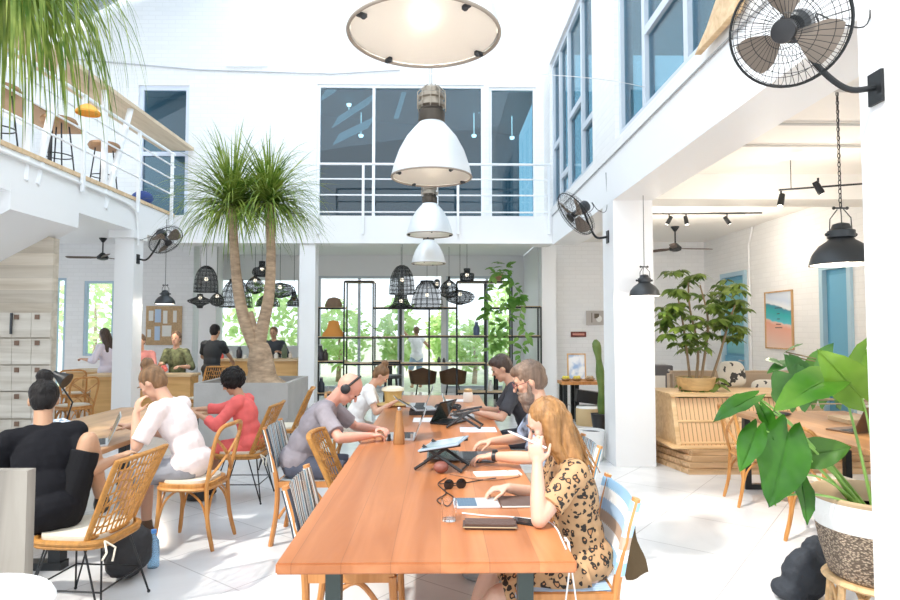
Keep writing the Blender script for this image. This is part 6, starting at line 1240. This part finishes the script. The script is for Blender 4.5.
for pts in ([(500, 272), (508, 290), (515, 305), (505, 325), (500, 345), (503, 372)], [(498, 270), (486, 290), (485, 310), (482, 318)], [(502, 270), (514, 285), (522, 300), (520, 320), (528, 338), (520, 355), (526, 380), (528, 395)], [(505, 300), (495, 320), (497, 340), (488, 350)]):
    c_ = catmull([P(a, b_, SY_-.08) for a, b_ in pts], 6); tube(bm2, c_, .005, 5)
    for i in range(0, len(c_)-1, 1):
        for _ in range(1 if rnd.random() < .75 else 2):
            d = V((rnd.uniform(-1, 1), rnd.uniform(-.9, .1), rnd.uniform(-.9, .3))).normalized(); b0 = c_[i]+d*.03; leaf(bm, b0, b0+d*rnd.uniform(.11, .17), rnd.uniform(.07, .10), (rnd.uniform(-.3, .3), -.7, .7), .2, .25)
for _ in range(14):
    c0 = P(rnd.uniform(490, 516), rnd.uniform(262, 274), SY_+.1); d = V((rnd.uniform(-1, 1), rnd.uniform(-.7, .5), rnd.uniform(-.3, .5))).normalized(); leaf(bm, c0, c0+d*.16, .10, (0, -.4, 1), .2, .25)
for _ in range(10):
    c0 = P(rnd.uniform(505, 524), rnd.uniform(296, 304), SY_-.1); d = V((rnd.uniform(-1, 1), rnd.uniform(-.7, .0), rnd.uniform(-.8, .2))).normalized(); leaf(bm, c0, c0+d*.16, .10, (0, -.7, .7), .2, .25)
for _ in range(14):
    c0 = P(rnd.uniform(492, 534), rnd.uniform(333, 345), SY_-.1); d = V((rnd.uniform(-1, 1), rnd.uniform(-.7, .0), rnd.uniform(-.8, .1))).normalized(); leaf(bm, c0, c0+d*.15, .09, (0, -.7, .7), .2, .25)
obj('foliage', bm, leafmat('climber_leaf', (.10, .28, .04), (.28, .50, .12)), t, world=True); obj('vine', bm2, MATS['stalk_green'], t, world=True)
# far high table, chairs
q0, q1 = P(386, 364, 13.4), P(500, 364, 13.4); t = thing('high_table', 'pale wooden table behind the shelving near the garden doors', 'table', ((q0.x+q1.x)/2, 13.7, 0)); bm = new(); box(bm, (q0.x, 13.4, q0.z-.04), (q1.x, 14.1, q0.z)); obj('tabletop', bm, OAK, t, smooth=False, world=True)
for x in (q0.x+.06, q1.x-.06):
    for y in (13.46, 14.04): bm = new(); box(bm, (x-.025, y-.025, 0), (x+.025, y+.025, q0.z-.04)); obj('leg', bm, BLK, t, smooth=False, world=True)
def tub(px, Y, lb, grp):
    q = P(px, 380, Y); t = thing('tub_chair', lb, 'chair', (q.x, Y, 0), 0, grp); bm = new(); lathe(bm, [(.01, .44), (.22, .44), (.25, .47), (.24, .50), (.02, .50)], (0, 0, 0), 24); obj('seat', bm, mat('brown_leather2', (.22, .13, .07), .5), t)
    bm = new(); n_ = 14; A1, A2 = [], []
    for i in range(n_+1):
        a = pi+pi*i/n_; r_ = .26; z1 = .80-.10*abs(cos(a)); A1.append((bm.verts.new((r_*cos(a), r_*sin(a), .46)), bm.verts.new(((r_+.03)*cos(a), (r_+.03)*sin(a), z1))))
    for i in range(n_): bm.faces.new((A1[i][0], A1[i+1][0], A1[i+1][1], A1[i][1]))
    bmesh.ops.solidify(bm, geom=bm.faces[:], thickness=.03); obj('backrest', bm, MATS['brown_leather2'], t)
    for i in range(4): a = pi/4+i*pi/2; bm = new(); tube(bm, [(.16*cos(a), .16*sin(a), .44), (.24*cos(a), .24*sin(a), 0)], .012, 6); obj('leg', bm, BLK, t)
    return t
tub(423, 12.95, 'brown leather tub chair at the pale table, left of two', 'brown tub chairs'); tub(453, 12.95, 'brown leather tub chair at the pale table, right of two', 'brown tub chairs')
q = P(391, 375, 11.2); t = thing('bar_stool', 'black bar stool behind the far end of the long table', 'stool', (q.x, 11.2, 0)); bm = new(); lathe(bm, [(.02, .70), (.19, .70), (.20, .73), (.18, .76), (.02, .76)], (0, 0, 0), 24); obj('seat', bm, BLKP, t)
for i in range(4): a = pi/4+i*pi/2; bm = new(); tube(bm, [(.13*cos(a), .13*sin(a), .70), (.2*cos(a), .2*sin(a), 0)], .014, 6); obj('leg', bm, BLK, t)
# bar counter at the back left
def counter(name, lb, x0, x1, y0, y1, z, mt, mf):
    t = thing(name, lb, 'counter', ((x0+x1)/2, (y0+y1)/2, 0)); bm = new(); box(bm, (x0-.03, y0-.05, z-.04), (x1+.03, y1+.03, z)); obj('worktop', bm, mt, t, smooth=False, world=True); bm = new(); box(bm, (x0, y0, 0), (x1, y1, z-.04)); obj('body', bm, mf, t, smooth=False, world=True); return t
xa, xb = P(216, 360, 11.85).x, P(298, 360, 11.85).x
counter('bar_counter', 'bar counter with light wooden top behind the tree planter', xa, xb, 11.8, 12.3, P(250, 359, 11.8).z, OAK, HONEY)
xa2, xb2 = P(96, 370, 10.4).x, P(206, 370, 10.4).x
counter('service_counter', 'honey-coloured wooden counter at the left behind the white column', xa2, xb2-.2, 10.25, 10.6, P(150, 374, 10.3).z, OAK, HONEY)
xa3, xb3 = P(66, 370, 12.3).x, P(104, 370, 12.3).x; t = counter('sideboard', 'honey-coloured wooden sideboard below the tall left window', xa3, xb3, 12.3, 12.8, P(90, 370, 12.3).z, OAK, HONEY)
for i in range(2): bm = new(); w = (xb3-xa3)/2; box(bm, (xa3+i*w+.03, 12.28, .42), (xa3+(i+1)*w-.03, 12.298, .68)); obj('drawer', bm, HONEY, t, smooth=False, world=True)
dup(cb, (P(96, 400, 10.9).x-.35, 10.9, 0), 20, 'bentwood cross-back chair by the sideboard in the left room'); dup(cb, (-5.35, 9.2, 0), 60, 'bentwood chair behind the left table near the locker wall')
dup(wk, (-3.75, 10.0, 0), 160, 'golden wicker chair tucked at the counter below the person with turned back', scale=1.08)
cols = [(.8, .12, .1), (.9, .9, .88), (.05, .05, .06), (.85, .85, .8), (.75, .2, .2), (.3, .5, .7), (.1, .1, .1), (.9, .88, .85), (.15, .2, .12), (.8, .7, .6)]
zc = P(250, 359, 11.8).z
for i in range(10):
    px = 222+i*7.6; x = P(px, 355, 12.0).x; h = (.10, .14, .22, .09, .12, .16, .2, .11, .26, .13)[i]; bm = new(); w = .035+.01*(i % 3); lathe(bm, [(w*.8, 0), (w, h*.2), (w, h*.65), (w*.5, h*.85), (w*.5, h)], (x, 12.0+.06*(i % 3), zc), 14); single(('cup', 'bottle', 'jar')[i % 3], bm, mat('bar_%d' % i, cols[i], .4), '%s %s on the bar counter, %s in the row from the left' % (('red', 'white', 'black', 'cream', 'dull red', 'blue', 'charcoal', 'off-white', 'dark green', 'beige')[i], ('cup', 'bottle', 'jar')[i % 3], ('first', 'second', 'third', 'fourth', 'fifth', 'sixth', 'seventh', 'eighth', 'ninth', 'tenth')[i]), ('cup', 'bottle', 'jar')[i % 3])
bm = new(); [ball(bm, (-4.62+.06*cos(a), 10.40+.06*sin(a), P(150, 374, 10.3).z+.07+.03*(i % 2)), .045, 10) for i, a in enumerate([j*1.25 for j in range(5)])]; g = baked(bm, .012, 1); single('flower_bunch', g, mat('red_flowers', (.75, .15, .12), .7, var=.5, vscale=25), 'bunch of red flowers on the wooden counter in front of the camouflage shirt', 'flowers')
# cork board
a, b_ = P(146, 306, 13.46), P(181, 345, 13.46); t = thing('cork_board', 'cork board pinned with white and blue papers on the back left wall', 'board', ((a.x+b_.x)/2, 13.49, b_.z)); w_, h_ = b_.x-a.x, a.z-b_.z
bm = new(); box(bm, (-w_/2, -.02, 0), (w_/2, 0, h_)); obj('board', bm, mat('cork', (.55, .38, .22), .9, var=.15, vscale=30), t, smooth=False)
for i, (u, v, w, h) in enumerate(((.08, .62, .13, .26), (.25, .58, .17, .34), (.25, .12, .15, .36), (.48, .55, .12, .33), (.46, .22, .26, .28), (.76, .58, .1, .3), (.05, .2, .1, .2))):
    bm = new(); box(bm, (-w_/2+u*w_, -.026, v*h_), (-w_/2+(u+w)*w_, -.0205, (v+h)*h_)); obj('paper', bm, mat('blue_paper', (.5, .65, .85), .7) if i in (1, 2) else MATS['paper'], t, smooth=False)
# lockers
t = thing('locker_cabinet', 'bank of pale wooden lockers with small brown number plates on the plank wall', 'locker', (P(20, 380, 7.96).x, 7.97, 0))
xs = [-8, 11.5, 31, 50.5]; ys = [312, 338, 365, 391.5, 419, 447]
for i in range(3):
    for j in range(5):
        a, b_ = P(xs[i]+.6, ys[j]+.7, 7.96), P(xs[i+1]-.6, ys[j+1]-.7, 7.96); bm = new(); box(bm, (a.x, 7.962, b_.z), (b_.x, 7.985, a.z)); dd = obj('door', bm, wood('locker_%d' % ((i+j) % 2), (.52, .46, .38), (.70, .65, .57), .65, 0, 3), t, smooth=False, world=True)
        c = P(xs[i]+5+(1 if i == 2 else 0), ys[j]+5, 7.95); bm = new(); obox(bm, c, (.055, .012, .06)); obj('number_plate', bm, mat('brown_plate', (.20, .12, .08), .6), dd, smooth=False, world=True)
bm = new(); tube(bm, [P(11.5, 313, 7.93), P(10.8, 334, 7.93)], .016, 8); obj('handle', bm, GUN, t, world=True)
# ---- left balcony furniture
t = thing('balcony_counter', 'narrow brown wooden counter behind the left balcony railing', 'counter', (-5.5, 6.5, 3.64)); bm = new(); box(bm, (-5.62, 4.0, 4.42), (-5.15, 9.0, 4.46)); obj('top', bm, mat('brown_wood_c', (.36, .22, .12), .6), t, smooth=False, world=True)
for y in (4.2, 5.8, 7.4, 8.8): bm = new(); box(bm, (-5.58, y, 3.6), (-5.54, y+.04, 4.42)); obj('leg', bm, BLK, t, smooth=False, world=True)
def bstool(x, y, m_, lb):
    t = thing('balcony_stool', lb, 'stool', (x, y, 3.6), 0, 'stools on the left balcony'); bm = new(); lathe(bm, [(.02, .66), (.20, .66), (.22, .70), (.20, .74), (.02, .74)], (0, 0, 0), 24); obj('seat', bm, m_, t)
    bm = new(); tube(bm, [V((.17*cos(a), .17*sin(a), .25)) for a in [i*pi/8 for i in range(16)]], .008, 6, closed=True); obj('foot_ring', bm, BLK, t)
    for i in range(4): a = pi/4+i*pi/2; bm = new(); tube(bm, [(.12*cos(a), .12*sin(a), .66), (.20*cos(a), .20*sin(a), 0)], .009, 6); obj('leg', bm, BLK, t)
BRW = mat('brown_seat', (.35, .2, .1), .6)
for y, lb in ((5.0, 'brown stool on the left balcony behind the hanging palm leaves'), (6.0, 'brown stool on the left balcony, second from the palm leaves'), (7.0, 'brown stool in the middle of the left balcony'), (8.1, 'brown stool on the left balcony near the slanted struts'), (9.2, 'brown stool on the left balcony nearest the rear wall')): bstool(-5.0, y, BRW, lb)
q = P(88, 114, 6.9); bm = new(); lathe(bm, [(.125, 0), (.13, .02), (.08, .08), (.03, .11)], (q.x, 6.9, q.z), 28, capb=False); t = thing('orange_lampshade', 'orange dome lampshade hanging under the pale board above the left balcony', 'lamp', (q.x, 6.9, q.z)); obj('shade', bm, mat('orange_shade', (.90, .42, .06), .6), t, world=True); bm = new(); tube(bm, [(q.x, 6.9, q.z+.10), (q.x, 6.9, 5.03)], .006, 6); obj('cord', bm, BLKP, t, world=True)
q = P(152, 197, 10.3); bm = new(); ball(bm, (0, 0, .12), (.18, .13, .13), 16); o = single('blue_cushion', bm, mat('navy_fabric', (.04, .08, .28), .8), 'navy blue cushion at the far end of the left balcony', 'cushion'); o.location = (-5.0, 10.4, 3.64)
# palm details handled above
